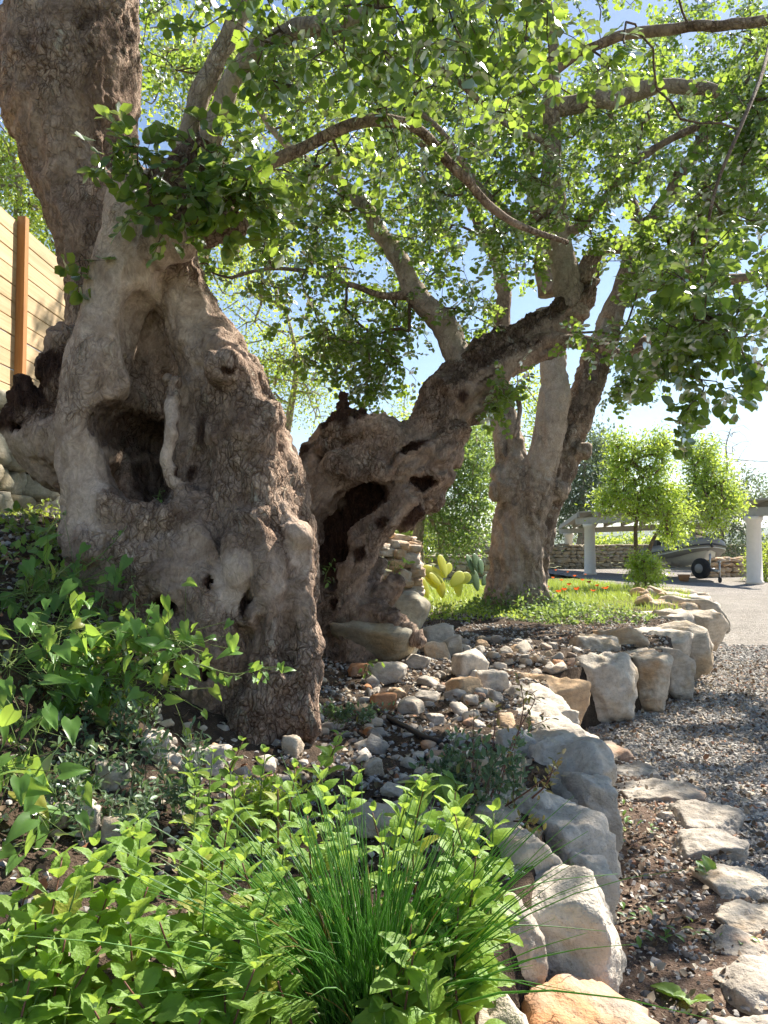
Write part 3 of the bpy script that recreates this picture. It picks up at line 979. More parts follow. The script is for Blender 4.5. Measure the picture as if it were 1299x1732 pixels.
def leaning_carob():
    t = thing('carob_tree', (*P(590, 1080, 6.05)[:2], 0.5), 'twisted carob tree leaning right over a hollow rotten trunk behind the massive one', 'tree')
    F = Field((-0.95, 5.35, 0.2), (2.1, 7.0, 3.7), 0.0165)
    A = img_chain
    K = 0.05
    F.chain(A([(565, 1120, 6.0, 46), (556, 1060, 6.0, 40), (548, 990, 6.02, 26), (538, 920, 6.05, 22), (540, 860, 6.08, 27), (556, 815, 6.1, 32), (600, 783, 6.12, 31), (655, 764, 6.15, 33), (705, 758, 6.2, 38)]), 0.022)
    F.chain(A([(605, 1110, 5.95, 56), (592, 1045, 5.95, 44), (588, 985, 5.95, 30), (606, 935, 5.97, 27), (640, 890, 5.98, 27), (678, 842, 6.02, 30), (712, 795, 6.12, 42)]), 0.025)
    F.chain(A([(560, 800, 6.05, 20), (610, 806, 6.0, 18), (660, 795, 5.98, 24), (705, 785, 6.0, 30), (740, 770, 6.08, 32)]), 0.022)
    F.chain(A([(600, 1060, 6.4, 55), (590, 970, 6.62, 52), (592, 900, 6.66, 58), (630, 850, 6.6, 52), (690, 800, 6.45, 52)]), 0.03)
    F.chain(A([(548, 950, 6.62, 44), (560, 870, 6.66, 52), (600, 826, 6.5, 46)]), 0.03)
    F.chain(A([(600, 1000, 5.85, 12), (622, 940, 5.84, 12), (655, 892, 5.84, 13), (690, 846, 5.88, 14)]), 0.012)
    F.chain(A([(575, 1010, 5.86, 12), (592, 950, 5.86, 9), (625, 900, 5.86, 9)]), 0.012)
    F.chain(A([(690, 770, 6.22, 52), (730, 740, 6.25, 52), (752, 690, 6.3, 48), (790, 642, 6.35, 46), (840, 604, 6.4, 42), (900, 570, 6.45, 36), (950, 540, 6.5, 32), (978, 500, 6.55, 28), (995, 458, 6.6, 20), (1004, 428, 6.6, 12)]), K)
    F.chain(A([(740, 705, 6.15, 32), (780, 660, 6.18, 32), (840, 622, 6.22, 27), (900, 596, 6.25, 20), (940, 582, 6.25, 15)]), 0.025)
    F.chain(A([(600, 730, 6.2, 26), (655, 735, 6.12, 30), (700, 790, 6.0, 26), (735, 810, 6.0, 22)]), 0.03)
    F.chain(A([(660, 790, 6.0, 25), (700, 770, 5.98, 28), (745, 770, 6.0, 26), (762, 750, 6.05, 20)]), 0.025)
    # hanging burls
    for px, py, D, r in ((742, 805, 6.1, 24), (722, 835, 6.1, 30), (695, 862, 6.08, 28), (668, 872, 6.1, 24), (660, 842, 6.05, 28), (760, 770, 6.15, 22), (800, 695, 6.2, 22), (828, 683, 6.2, 15), (770, 735, 6.1, 24), (628, 965, 6.15, 24), (615, 1010, 6.1, 34), (540, 1085, 5.95, 34), (690, 885, 6.05, 18), (575, 790, 6.0, 24), (730, 700, 6.12, 22), (640, 1045, 6.15, 34)):
        F.blob(P(px, py, D), PX(r, D), 0.035)
    # dead spikes
    F.chain(A([(525, 800, 6.4, 30), (545, 760, 6.4, 32), (578, 740, 6.3, 34), (586, 714, 6.3, 25), (583, 694, 6.3, 13), (581, 668, 6.3, 6)]), 0.025)
    F.chain(A([(602, 742, 6.3, 30), (608, 718, 6.3, 15), (612, 698, 6.3, 7)]), 0.02)
    F.chain(A([(510, 800, 6.4, 20), (540, 770, 6.4, 26), (560, 745, 6.35, 24)]), 0.02)
    # roots over the boulder
    F.chain(A([(590, 1050, 5.9, 28), (640, 1040, 5.8, 22), (675, 1060, 5.72, 17), (705, 1082, 5.7, 9)]), 0.03)
    F.chain(A([(600, 1010, 6.0, 24), (640, 1010, 5.95, 20), (670, 985, 5.95, 13)]), 0.03)
    # rotten hollow
    F.dig(P(592, 852, 5.95), (PX(50, 6), 0.30, PX(30, 6)), 0.02, True, 0.6)
    F.dig(P(628, 838, 5.98), (PX(24, 6), 0.28, PX(24, 6)), 0.02)
    F.dig(P(566, 908, 5.98), (PX(24, 6), 0.32, PX(52, 6)), 0.02, True, 0.38)
    F.dig(P(550, 955, 5.96), (PX(16, 6), 0.28, PX(42, 6)), 0.02, True, 0.35)
    F.dig(P(700, 755, 5.92), (PX(34, 6), 0.07, PX(9, 6)), 0.02, True, 0.5)
    F.dig(P(850, 622, 6.02), (PX(60, 6), 0.08, PX(6, 6)), 0.02, True, 0.55)
    F.dig(P(560, 1020, 5.78), (PX(9, 6), 0.07, PX(12, 6)), 0.015)
    F.dig(P(718, 815, 5.95), (PX(20, 6), 0.1, PX(12, 6)), 0.02)
    dead = [(P(580, 702, 6.3), 0.22), (P(535, 770, 6.4), 0.16), (P(607, 710, 6.3), 0.12), (P(695, 868, 6.0), 0.12), (P(650, 885, 5.85), 0.07), (P(612, 935, 5.85), 0.08), (P(590, 900, 6.4), 0.3), (P(620, 840, 6.3), 0.22), (P(560, 940, 6.4), 0.24), (P(850, 628, 6.02), 0.09), (P(790, 668, 5.98), 0.08)]
    V, Q, hol = trunk_mesh(F, 23, 0.026, 0.032, 0.009, 1.1, dead, (-0.9, 0), [(A([(770, 690, 6.15, 36), (840, 640, 6.15, 30), (900, 605, 6.2, 24)]), 0.8, 1.0), (A([(640, 745, 6.05, 40), (690, 745, 6.1, 40), (600, 780, 6.05, 36)]), 0.75, 1.1)], 1.0)
    b = base_of(t)
    part('trunk', mesh_np('trunk', V - b, [Q], [M['bark_mid']], True, hol), None, t)
    limbs = []
    LL = [
        ([(790, 630, 6.38, 30), (772, 595, 6.42, 25), (755, 562, 6.48, 24), (735, 530, 6.5, 22), (708, 502, 6.55, 21), (690, 470, 6.6, 17), (665, 425, 6.65, 16), (640, 385, 6.7, 14), (612, 345, 6.75, 12), (575, 308, 6.8, 11), (535, 285, 6.8, 9), (470, 230, 6.8, 6), (420, 160, 6.8, 4)], 'bark_pale'),
        ([(968, 540, 6.5, 28), (962, 490, 6.5, 25), (950, 430, 6.5, 22), (940, 360, 6.45, 19), (932, 290, 6.4, 17), (929, 220, 6.3, 15), (930, 150, 6.2, 14), (936, 80, 6.1, 10), (925, 0, 6.0, 8), (900, -120, 5.9, 6)], 'bark_pale'),
        ([(890, 590, 6.3, 22), (930, 578, 6.2, 15), (975, 577, 6.15, 12), (1020, 590, 6.1, 11), (1060, 600, 6.1, 9), (1095, 575, 6.1, 10)], 'bark_mid'),
        ([(985, 480, 6.55, 20), (1000, 440, 6.5, 15), (1030, 420, 6.45, 13), (1065, 420, 6.4, 11), (1105, 440, 6.35, 8), (1160, 455, 6.3, 6), (1230, 470, 6.2, 5)], 'bark_mid'),
        ([(933, 185, 6.25, 14), (970, 178, 6.2, 15), (1020, 170, 6.15, 15), (1070, 155, 6.1, 14), (1120, 148, 6.0, 13), (1185, 150, 5.9, 12), (1260, 170, 5.8, 9), (1350, 160, 5.7, 7)], 'bark_pale'),
        ([(935, 120, 6.15, 9), (990, 85, 6.1, 8), (1060, 60, 6.0, 9), (1140, 50, 5.8, 9), (1220, 42, 5.6, 9), (1310, 32, 5.4, 9), (1420, 0, 5.2, 7)], 'bark_mid'),
        ([(930, 240, 6.3, 9), (900, 230, 6.25, 6), (850, 205, 6.2, 5), (790, 150, 6.1, 5), (740, 110, 6.0, 5), (680, 80, 5.9, 4), (620, 40, 5.8, 3)], 'bark_pale'),
        ([(945, 400, 6.5, 9), (985, 380, 6.4, 8), (1020, 340, 6.3, 7), (1060, 290, 6.2, 7), (1110, 250, 6.1, 6), (1180, 215, 6.0, 6), (1280, 180, 5.9, 5)], 'bark_mid'),
        ([(940, 350, 6.45, 8), (910, 380, 6.4, 6), (860, 360, 6.3, 6), (815, 320, 6.2, 6), (780, 270, 6.1, 6), (740, 215, 6.0, 5), (680, 170, 5.8, 4)], 'bark_pale'),
        ([(700, 497, 6.55, 10), (650, 500, 6.5, 6), (590, 480, 6.4, 5), (520, 460, 6.3, 4), (450, 455, 6.2, 3), (390, 470, 6.1, 3)], 'bark_mid'),
        ([(815, 680, 6.2, 12), (840, 668, 6.15, 8), (865, 660, 6.1, 6), (880, 690, 6.0, 4), (870, 740, 5.9, 3)], 'bark_mid'),
    ]
    for k, (rows, m) in enumerate(LL):
        mb = MB()
        limbs.append(limb_tube(mb, rows, 6, 12, 0.13, 60 + k))
        part('limb', mb, M[m], t)
    TREES['lean'] = (t, limbs)
leaning_carob()

def third_carob():
    t = thing('carob_tree', (*P(880, 1030, 10.8)[:2], 0.42), 'carob tree with a pale forked trunk standing at the edge of the sunny lawn', 'tree')
    F = Field((1.2, 10.1, 0.2), (3.6, 11.6, 4.6), 0.026)
    A = img_chain
    K = 0.07
    F.chain(A([(866, 1050, 10.8, 52), (866, 985, 10.8, 40), (872, 900, 10.8, 38), (878, 840, 10.8, 34), (866, 785, 10.8, 26), (858, 740, 10.85, 24), (850, 690, 10.9, 20), (842, 620, 10.9, 17), (846, 560, 11.0, 14)]), K)
    F.chain(A([(880, 1040, 10.75, 38), (887, 920, 10.7, 31), (903, 830, 10.65, 29), (922, 765, 10.65, 26), (934, 700, 10.65, 26), (938, 640, 10.7, 23), (932, 570, 10.75, 20), (925, 490, 10.8, 18)]), 0.05)
    F.chain(A([(900, 1040, 10.9, 30), (905, 950, 10.9, 23), (922, 870, 10.9, 24), (948, 795, 10.9, 25), (970, 730, 10.9, 24), (988, 670, 10.95, 23), (1008, 610, 10.95, 23), (1032, 540, 11.0, 20)]), 0.04)
    for px, py, r in ((850, 830, 22), (905, 900, 24), (868, 1010, 40), (900, 1020, 34), (845, 800, 14), (940, 830, 20), (985, 760, 16)):
        F.blob(P(px, py, 10.7), PX(r, 10.7), 0.05)
    F.dig(P(893, 870, 10.35), (PX(6, 10.5), 0.1, PX(70, 10.5)), 0.04, False, 0.12)
    V, Q, hol = trunk_mesh(F, 37, 0.026, 0.045, 0.008, 1.5, (), (0, 0), [(A([(922, 765, 10.6, 34), (934, 700, 10.6, 30), (938, 640, 10.6, 26), (932, 570, 10.7, 22)]), 0.55, 1.2), (A([(905, 950, 10.95, 28), (948, 795, 10.95, 31), (988, 670, 10.95, 26), (1010, 610, 10.95, 24)]), -0.9, 1.2)])
    b = base_of(t)
    part('trunk', mesh_np('trunk', V - b, [Q], [M['bark_pale']], True, hol), None, t)
    limbs = []
    LL = [
        [(846, 570, 11.0, 15), (850, 480, 11.0, 12), (820, 400, 10.9, 10), (780, 320, 10.8, 8), (720, 250, 10.6, 6), (650, 200, 10.4, 4)],
        [(927, 500, 10.8, 18), (915, 400, 10.8, 14), (900, 300, 10.7, 11), (880, 180, 10.6, 9), (860, 50, 10.5, 6)],
        [(1030, 545, 11.0, 20), (1060, 470, 11.0, 16), (1090, 400, 11.0, 14), (1130, 330, 10.9, 12), (1180, 250, 10.8, 10), (1240, 160, 10.6, 8), (1300, 60, 10.5, 5)],
        [(1045, 510, 11.0, 14), (1110, 480, 11.2, 11), (1180, 465, 11.3, 10), (1260, 470, 11.2, 9), (1350, 440, 11.2, 7)],
        [(1090, 400, 11.0, 10), (1060, 320, 11.4, 9), (1040, 220, 11.6, 8), (1020, 100, 11.8, 6)],
        [(1010, 605, 10.95, 10), (1060, 590, 10.6, 8), (1110, 575, 10.4, 7), (1170, 560, 10.2, 5), (1240, 590, 10.1, 4), (1290, 620, 10.0, 3)],
        [(1170, 470, 11.3, 8), (1190, 530, 11.4, 7), (1210, 580, 11.4, 5), (1250, 620, 11.4, 3)],
    ]
    for k, rows in enumerate(LL):
        mb = MB()
        limbs.append(limb_tube(mb, rows, 6, 10, 0.12, 90 + k))
        part('limb', mb, M['bark_mid'], t)
    TREES['third'] = (t, limbs)
third_carob()
# ------------------------------------------------------------------ leaves and crowns
def leaf_simple(w=0.72, fold=0.12, cup=0.10, blunt=0.0):
    """8-vertex leaf along +Y, unit length, normal +Z"""
    V = np.array([[0, 0, 0],
                  [-w * 0.40, 0.30, fold * 0.6], [0, 0.33, 0], [w * 0.40, 0.30, fold * 0.6],
                  [-w * (0.46 + blunt), 0.68, fold * 0.7 - cup * 0.5], [0, 0.70, -cup * 0.5], [w * (0.46 + blunt), 0.68, fold * 0.7 - cup * 0.5],
                  [0, 1.0, -cup]], float)
    F = [np.array([[1, 2, 5, 4], [2, 3, 6, 5]]), np.array([[0, 2, 1], [0, 3, 2], [4, 5, 7], [5, 6, 7]])]
    return V, F

def leaf_slim(w=0.2):
    V = np.array([[0, 0, 0], [-w * 0.5, 0.45, 0.02], [w * 0.5, 0.45, 0.02], [0, 1, -0.06]], float)
    return V, [np.array([[0, 2, 3, 1]])]

def unit(v):
    return v / (np.linalg.norm(v, axis=-1, keepdims=True) + 1e-9)

def place(tpl, pos, fwd, up, size, rng=None, tint=None):
    """stamp a template leaf; returns V, faces, per-vertex tint"""
    V, F = tpl
    n, m = len(pos), len(V)
    f = unit(fwd)
    x = unit(np.cross(f, up))
    u = np.cross(x, f)
    s = np.asarray(size, float).reshape(-1, 1, 1)
    W = pos[:, None, :] + s * (V[None, :, 0:1] * x[:, None, :] + V[None, :, 1:2] * f[:, None, :] + V[None, :, 2:3] * u[:, None, :])
    off = (np.arange(n) * m)[:, None, None]
    faces = [(fa[None] + off).reshape(-1, fa.shape[1]) for fa in F]
    if tint is None:
        tint = rng.random(n)
    return W.reshape(-1, 3), faces, np.repeat(tint, m)

def pinnate(pos, dirs, rng, nleaf=3, pairs=4, rachis=0.13, L=0.045, droop=0.25, spread=0.8, terminal=True):
    """compound leaves at the end of twigs -> leaflet arrays (pos, fwd, up, size) and rachis segments"""
    n = len(pos)
    p = np.repeat(pos, nleaf, 0)
    d = unit(np.repeat(dirs, nleaf, 0) * 0.7 + rng.normal(0, spread * 0.75, (n * nleaf, 3)) + np.array([0, 0, -droop]))
    ln = rachis * rng.uniform(0.7, 1.25, (n * nleaf, 1))
    upv = unit(np.array([0, 0, 1.0]) + rng.normal(0, 0.55, d.shape))
    side = unit(np.cross(d, upv))
    upv = np.cross(side, d)
    P_, F_, U_, S_ = [], [], [], []
    ts = np.linspace(0.28, 0.95, pairs)
    for t in ts:
        q = p + d * ln * t + np.array([0, 0, -0.25 * droop]) * ln * t * t
        for sg in (-1, 1):
            f = side * sg + d * 0.45 + rng.normal(0, 0.22, d.shape) + np.array([0, 0, -0.12])
            P_.append(q); F_.append(f)
            U_.append(upv + rng.normal(0, 0.35, d.shape))
            S_.append(L * rng.uniform(0.7, 1.15, n * nleaf) * (0.8 + 0.25 * t))
    if terminal:
        P_.append(p + d * ln); F_.append(d + rng.normal(0, 0.2, d.shape)); U_.append(upv + rng.normal(0, 0.3, d.shape)); S_.append(L * rng.uniform(0.7, 1.0, n * nleaf))
    rach = (p, p + d * ln + np.array([0, 0, -0.25 * droop]) * ln)
    return np.vstack(P_), np.vstack(F_), np.vstack(U_), np.concatenate(S_), rach

def sticks(a, b, r0, r1, sides=3):
    """many thin straight prisms a->b"""
    n = len(a)
    d = unit(b - a)
    x = unit(np.cross(d, np.array([0.3, 0.2, 0.93])))
    y = np.cross(d, x)
    an = np.linspace(0, 2 * math.pi, sides, endpoint=False)
    ring = np.cos(an)[None, :, None] * x[:, None, :] + np.sin(an)[None, :, None] * y[:, None, :]
    r0 = np.broadcast_to(np.asarray(r0, float), (n,))[:, None, None]
    r1 = np.broadcast_to(np.asarray(r1, float), (n,))[:, None, None]
    V = np.concatenate([a[:, None, :] + ring * r0, b[:, None, :] + ring * r1], 1).reshape(-1, 3)
    j = np.arange(sides); k = (j + 1) % sides
    q = np.stack([j, k, sides + k, sides + j], 1)
    F = (q[None] + (np.arange(n) * 2 * sides)[:, None, None]).reshape(-1, 4)
    return V, [F]

def grow(limbs, att, rng, step=0.09, r0=0.0022, jit=0.22, start=2, rmax=0.03, sag=0.0):
    """branch out from the limbs to every attractor; returns node positions, parents, radii, end ids, end directions"""
    pos, par, isl = [], [], []
    for path, rad in limbs:
        for i in range(start, len(path)):
            pos.append(path[i]); par.append(-1)
    nl = len(pos)
    N = np.zeros((nl + len(att) * 14, 3)); N[:nl] = pos
    parent = np.full(len(N), -1, int)
    n = nl
    d0 = np.array([np.min(((N[:nl] - a) ** 2).sum(1)) for a in att])
    ends, edir = [], []
    keep = []
    for ai in np.argsort(d0):
        a = att[ai]
        dd = ((N[:n] - a) ** 2).sum(1)
        # branch back a little so that twigs fork rather than radiate
        i = int(np.argmin(dd))
        L = math.sqrt(dd[i])
        m = int(min(12, max(1, round(L / step))))
        s = N[i]
        bend = rng.normal(0, jit * L * 0.5, 3)
        bend[2] += 0.10 * L
        last = i
        for k in range(1, m + 1):
            t = k / m
            q = s + (a - s) * t + bend * math.sin(math.pi * t) + (rng.normal(0, 0.012, 3) if k < m else 0)
            N[n] = q; parent[n] = last; last = n; n += 1
        ends.append(last)
        edir.append(unit(a - s + np.array([0, 0, -0.05])))
    cnt = np.zeros(n)
    cnt[ends] += 1
    for i in range(n - 1, nl - 1, -1):
        if parent[i] >= 0:
            cnt[parent[i]] += cnt[i]
    rad = np.minimum(r0 * np.maximum(cnt, 1) ** 0.46, rmax)
    return N[:n], parent[:n], rad, nl, np.array(ends), np.array(edir)

def twig_mesh(mb, N, parent, rad, nl, sides=5):
    idx = np.arange(nl, len(N))
    a = N[parent[idx]]; b = N[idx]
    ra = np.where(parent[idx] < nl, rad[idx] * 1.1, rad[parent[idx]])
    ra = np.minimum(ra, rad[idx] * 1.6)
    V, F = sticks(a, b, ra, rad[idx], sides)
    mb.add(V, F, hollow=0.0)

# patches of ground and plants that the sun reaches through gaps in the crowns
SUNNY = [(P(*q[:3]), q[3]) for q in (
    (40, 1540, 1.33, 0.24), (170, 1480, 1.42, 0.26), (330, 1450, 1.48, 0.26), (120, 1650, 1.25, 0.24), (320, 1620, 1.28, 0.24), (440, 1330, 1.85, 0.30), (580, 1310, 1.9, 0.26), (480, 1480, 1.5, 0.2), (600, 1430, 1.55, 0.22), (720, 1420, 1.6, 0.18), (810, 1420, 1.55, 0.16),
    (300, 1090, 2.85, 0.30), (150, 1130, 2.75, 0.26), (430, 1130, 2.92, 0.16), (60, 1020, 3.1, 0.2), (90, 1330, 2.2, 0.14),
    (650, 1190, 4.6, 0.24), (710, 1120, 5.6, 0.3), (830, 1170, 5.2, 0.24), (770, 1250, 3.9, 0.18), (500, 1260, 3.2, 0.18), (300, 1270, 2.8, 0.16), (900, 1110, 6.6, 0.3),
    (935, 1300, 3.6, 0.16), (930, 1240, 4.4, 0.16), (985, 1280, 4.8, 0.12), (1150, 1430, 3.4, 0.1), (1060, 1480, 2.9, 0.09), (1270, 1640, 2.3, 0.12), (1050, 1360, 3.9, 0.12),
    (680, 940, 8.3, 0.8), (750, 970, 9.4, 0.9), (1010, 1090, 8.0, 0.6), (1100, 1060, 10, 1.0), (1190, 1220, 6.0, 0.14), (1230, 1150, 7.8, 0.6), (1180, 1290, 5.0, 0.16),
    (40, 900, 5.5, 0.5), (60, 560, 6.6, 0.3), (20, 420, 6.2, 0.25), (990, 1700, 1.75, 0.12), (400, 560, 3.5, 0.10), (215, 480, 3.55, 0.09), (660, 735, 6.0, 0.12), (800, 640, 6.2, 0.12), (930, 700, 10.4, 0.2), (700, 1000, 6.2, 0.2),
    (1000, 1000, 13, 2.6), (1100, 1060, 13.5, 1.5), (1200, 1040, 13, 2.0), (870, 960, 17, 2.5), (1230, 1090, 10.5, 1.3))]
def sun_clear(p, pad=0.0):
    ok = np.ones(len(p), bool)
    for c, r in SUNNY:
        d = p - c
        t = d @ SUN_DIR
        dist = np.linalg.norm(d - t[:, None] * SUN_DIR, axis=1)
        ok &= ~((t > 0.6) & (dist < r + pad))
    return ok

def blobs(rng, rows):
    """attractors: rows (px, py, D, spx, spy, sD, n) uniform in an ellipsoid"""
    out = []
    for px, py, D, sx, sy, sd, n in rows:
        q = rng.normal(size=(n, 3)); q = unit(q) * rng.random((n, 1)) ** (1 / 2.6)
        for a in q:
            d = D + a[2] * sd
            out.append(P(px + a[0] * sx, py + a[1] * sy, d))
    return np.array(out)

def wblobs(rng, rows):
    out = []
    for x, y, z, sx, sy, sz, n in rows:
        q = unit(rng.normal(size=(n, 3))) * rng.random((n, 1)) ** (1 / 2.6)
        out.append(np.array([x, y, z]) + q * np.array([sx, sy, sz]))
    return np.vstack(out)

CAROB = leaf_simple(0.86, 0.10, 0.12, 0.02)
_leaf_mesh = {}
def leaf_objs(parent, pos, fwd, up, size, mat, tpl, key, nvar=4):
    """single leaves as parts sharing meshes"""
    if key not in _leaf_mesh:
        _leaf_mesh[key] = []
        for k in range(nvar):
            t = tpl() if callable(tpl) else tpl
            _leaf_mesh[key].append(mesh_np('leaf', t[0], t[1], [mat], True))
    ms = _leaf_mesh[key]
    for i in range(len(pos)):
        piece('leaf', ms[i % len(ms)], basis(pos[i], fwd[i], up[i], float(size[i])), parent)

def carob_leaf_fine(k=[0]):
    """rounded leaflet with a notched tip, folded along the midrib"""
    k[0] += 1
    rg = np.random.default_rng(k[0])
    nu, nv = 7, 5
    V = []
    b = rg.uniform(-0.08, 0.08); cup = rg.uniform(0.05, 0.18)
    for i in range(nu):
        t = i / (nu - 1)
        w = 0.43 * math.sin(math.pi * min(1, t * 0.93 + 0.03) ** 0.85) ** 0.62 if 0 < i < nu - 1 else (0.012 if i == 0 else 0.10)
        for j in range(nv):
            s = j / (nv - 1) * 2 - 1
            yy = t - (0.035 * (1 - abs(s)) if i == nu - 1 else 0)
            V.append((s * w + b * t * t, yy, 0.13 * abs(s) * w / 0.43 - cup * t * t + 0.02 * math.sin(9 * t + 3 * s)))
    V = np.array(V)
    F = []
    for i in range(nu - 1):
        for j in range(nv - 1):
            a = i * nv + j
            F.append((a, a + 1, a + nv + 1, a + nv))
    return V, [np.array(F)]

def crown(key, att, seed, L, nleaf, pairs, mat, r0=0.0022, rach=0.13, singles=None, sides=5, twigmat='bark_twig', jit=0.22, rmax=0.03):
    t, limbs = TREES[key]
    rng = np.random.default_rng(seed)
    att = att[sun_clear(att, 0.13)]
    # keep the space around the camera free
    att = att[np.linalg.norm(att - np.array([0, 0, CAM_Z]), axis=1) > 1.9]
    N, par, rad, nl, ends, edir = grow(limbs, att, rng, r0=r0, jit=jit, rmax=rmax)
    mb = MB()
    twig_mesh(mb, N, par, rad, nl, sides)
    ap, ad = [N[ends], N[ends]], [edir, edir]
    cur, cd = ends, edir
    for _ in range(nleaf):
        nx = par[cur]
        go = nx >= nl
        cur, cd = nx[go], cd[go]
        ap.append(N[cur] + rng.normal(0, 0.02, (len(cur), 3))); ad.append(unit(cd + rng.normal(0, 0.7, cd.shape)))
    ap = np.vstack(ap); ad = np.vstack(ad)
    p, f, u, s, (ra, rb) = pinnate(ap, ad, rng, 1, pairs, rach, L)
    mb.add(*sticks(ra, rb, 0.0014, 0.0008, 3), hollow=0.0)
    part('twigs', mb, M[twigmat], t, kind='stuff')
    keep = sun_clear(p, -0.02)
    p, f, u, s = p[keep], f[keep], u[keep], s[keep]
    ok = np.ones(len(p), bool)
    if singles:
        q = proj(p)
        vis = (q[:, 0] > 0) & (q[:, 0] < 1299) & (q[:, 1] > 0) & (q[:, 1] < 1732) & (q[:, 2] > 0.3)
        show = np.where(vis, s / q[:, 2], 0)
        pick = np.argsort(-show)[:singles]
        ok[pick] = False
        leaf_objs(t, p[pick], f[pick], u[pick], s[pick] * 1.08, M[mat], carob_leaf_fine, key)
    V, F, tint = place(CAROB, p[ok], f[ok], u[ok], s[ok], rng)
    mb = MB(); mb.add(V, F, tint=tint)
    part('crown', mb, M[mat], t, kind='stuff')

def make_crowns():
    rng = np.random.default_rng(5)
    # sprouts on the burl of the old tree
    spr = blobs(rng, [(235, 265, 3.35, 60, 50, 0.12, 13), (310, 350, 3.34, 95, 75, 0.10, 24), (395, 300, 3.35, 70, 90, 0.18, 26), (360, 225, 3.4, 60, 45, 0.15, 9), (140, 450, 3.55, 14, 20, 0.05, 3), (440, 360, 3.45, 50, 60, 0.15, 12)])
    t, limbs = TREES['old']
    burl = [(np.array([P(300, 330, 3.5), P(330, 290, 3.5), P(340, 360, 3.45), P(290, 395, 3.45), P(250, 300, 3.6), P(160, 460, 3.75), P(390, 370, 3.5)]), np.full(7, 0.02))]
    N, par, rad, nl, ends, edir = grow(burl, spr, rng, step=0.06, r0=0.0018, start=0)
    mb = MB(); twig_mesh(mb, N, par, rad, nl, 5)
    p, f, u, s, (ra, rb) = pinnate(N[ends], edir, rng, 2, 2, 0.12, 0.072, 0.1, 0.55)
    f[:, 1] -= 0.35; u += np.array([0, -0.7, 0.3])
    mb.add(*sticks(ra, rb, 0.0016, 0.001, 4), hollow=0.0)
    part('twigs', mb, M['bark_twig'], t, kind='stuff')
    sel = rng.permutation(len(p))[:300]
    rest = np.setdiff1d(np.arange(len(p)), sel)
    leaf_objs(t, p[sel], f[sel], u[sel], s[sel], M['leaf_carob'], carob_leaf_fine, 'sprout')
    V, F, ti = place(CAROB, p[rest], f[rest], u[rest], s[rest] * 0.9, rng)
    mb = MB(); mb.add(V, F, tint=ti)
    part('sprouts', mb, M['leaf_carob'], t, kind='stuff')
    # crown of the old tree, mostly above the picture
    att = np.vstack([
        blobs(rng, [(560, 60, 3.3, 240, 120, 0.5, 39), (780, 60, 3.1, 240, 140, 0.5, 35), (640, 240, 3.9, 240, 90, 0.3, 27), (830, 330, 4.2, 120, 90, 0.3, 14), (430, -160, 3.6, 300, 160, 0.7, 42), (860, -160, 3.1, 300, 150, 0.6, 39), (470, 330, 4.2, 90, 100, 0.4, 11)]),
        wblobs(rng, [(-2.0, 5.2, 6.8, 1.3, 1.3, 0.9, 39), (-0.6, 4.0, 6.6, 1.2, 1.2, 0.8, 35), (-1.3, 2.6, 6.3, 1.2, 1.2, 0.8, 27), (0.3, 5.8, 7.1, 1.3, 1.3, 0.8, 27)])])
    crown('old', att, 71, 0.050, 3, 3, 'leaf_carob')
    # leaning tree
    att = np.vstack([
        blobs(rng, [(470, 200, 6.9, 150, 170, 0.9, 84), (600, 330, 6.7, 170, 150, 0.8, 84), (470, 480, 6.3, 130, 110, 0.7, 58), (640, 560, 6.9, 100, 120, 0.5, 58), (780, 420, 6.5, 170, 140, 0.8, 91), (800, 200, 6.2, 190, 170, 0.9, 123),
                    (950, 330, 6.3, 150, 200, 0.9, 84), (1010, 120, 6.1, 200, 140, 0.8, 97), (1180, 120, 5.7, 160, 160, 0.9, 110), (1120, 330, 5.9, 150, 140, 0.8, 110), (1170, 480, 6.0, 130, 110, 0.8, 84), (1030, 590, 6.0, 90, 50, 0.4, 31),
                    (870, 690, 5.95, 45, 70, 0.25, 26), (1260, 280, 5.3, 120, 160, 0.8, 91), (930, 60, 6.0, 170, 120, 0.8, 58), (630, 80, 6.2, 190, 140, 0.8, 84), (300, 90, 6.9, 90, 150, 0.7, 52), (330, 420, 6.6, 80, 120, 0.6, 31), (400, 560, 6.6, 70, 90, 0.5, 49), (520, 560, 6.6, 110, 70, 0.6, 72), (480, 380, 6.6, 120, 110, 0.6, 72), (620, 640, 6.8, 60, 60, 0.4, 31)]),
        wblobs(rng, [(2.2, 5.6, 5.6, 1.8, 1.4, 0.9, 110), (4.2, 5.6, 4.6, 1.5, 1.6, 1.1, 123), (0.2, 6.6, 6.2, 1.6, 1.3, 0.9, 78), (4.4, 6.4, 4.9, 1.3, 1.2, 0.8, 170), (3.2, 5.6, 4.4, 1.0, 1.0, 0.6, 80)])])
    crown('lean', att, 72, 0.047, 3, 3, 'leaf_carob', r0=0.0024)
    # near sprays hanging on the right
    att = blobs(rng, [(1180, 400, 3.9, 100, 150, 0.4, 33), (1250, 250, 3.6, 90, 120, 0.4, 31), (1120, 590, 4.3, 70, 70, 0.3, 16), (1230, 570, 4.1, 80, 100, 0.4, 28), (1010, 590, 4.8, 50, 40, 0.2, 10), (1160, 690, 4.2, 30, 50, 0.12, 5), (1090, 120, 3.7, 110, 110, 0.4, 19), (870, 240, 4.4, 70, 90, 0.3, 14)])
    t, limbs = TREES['lean']
    hang = [(np.array([P(*r[:3]) for r in ((1310, 32, 5.4), (1290, 120, 4.6), (1250, 220, 4.2), (1210, 320, 4.1), (1190, 430, 4.15), (1180, 520, 4.2))]), np.full(6, 0.01)), (np.array([P(1060, 600, 6.1), P(1080, 590, 5.4), P(1090, 590, 4.8)]), np.full(3, 0.01))]
    mb = MB()
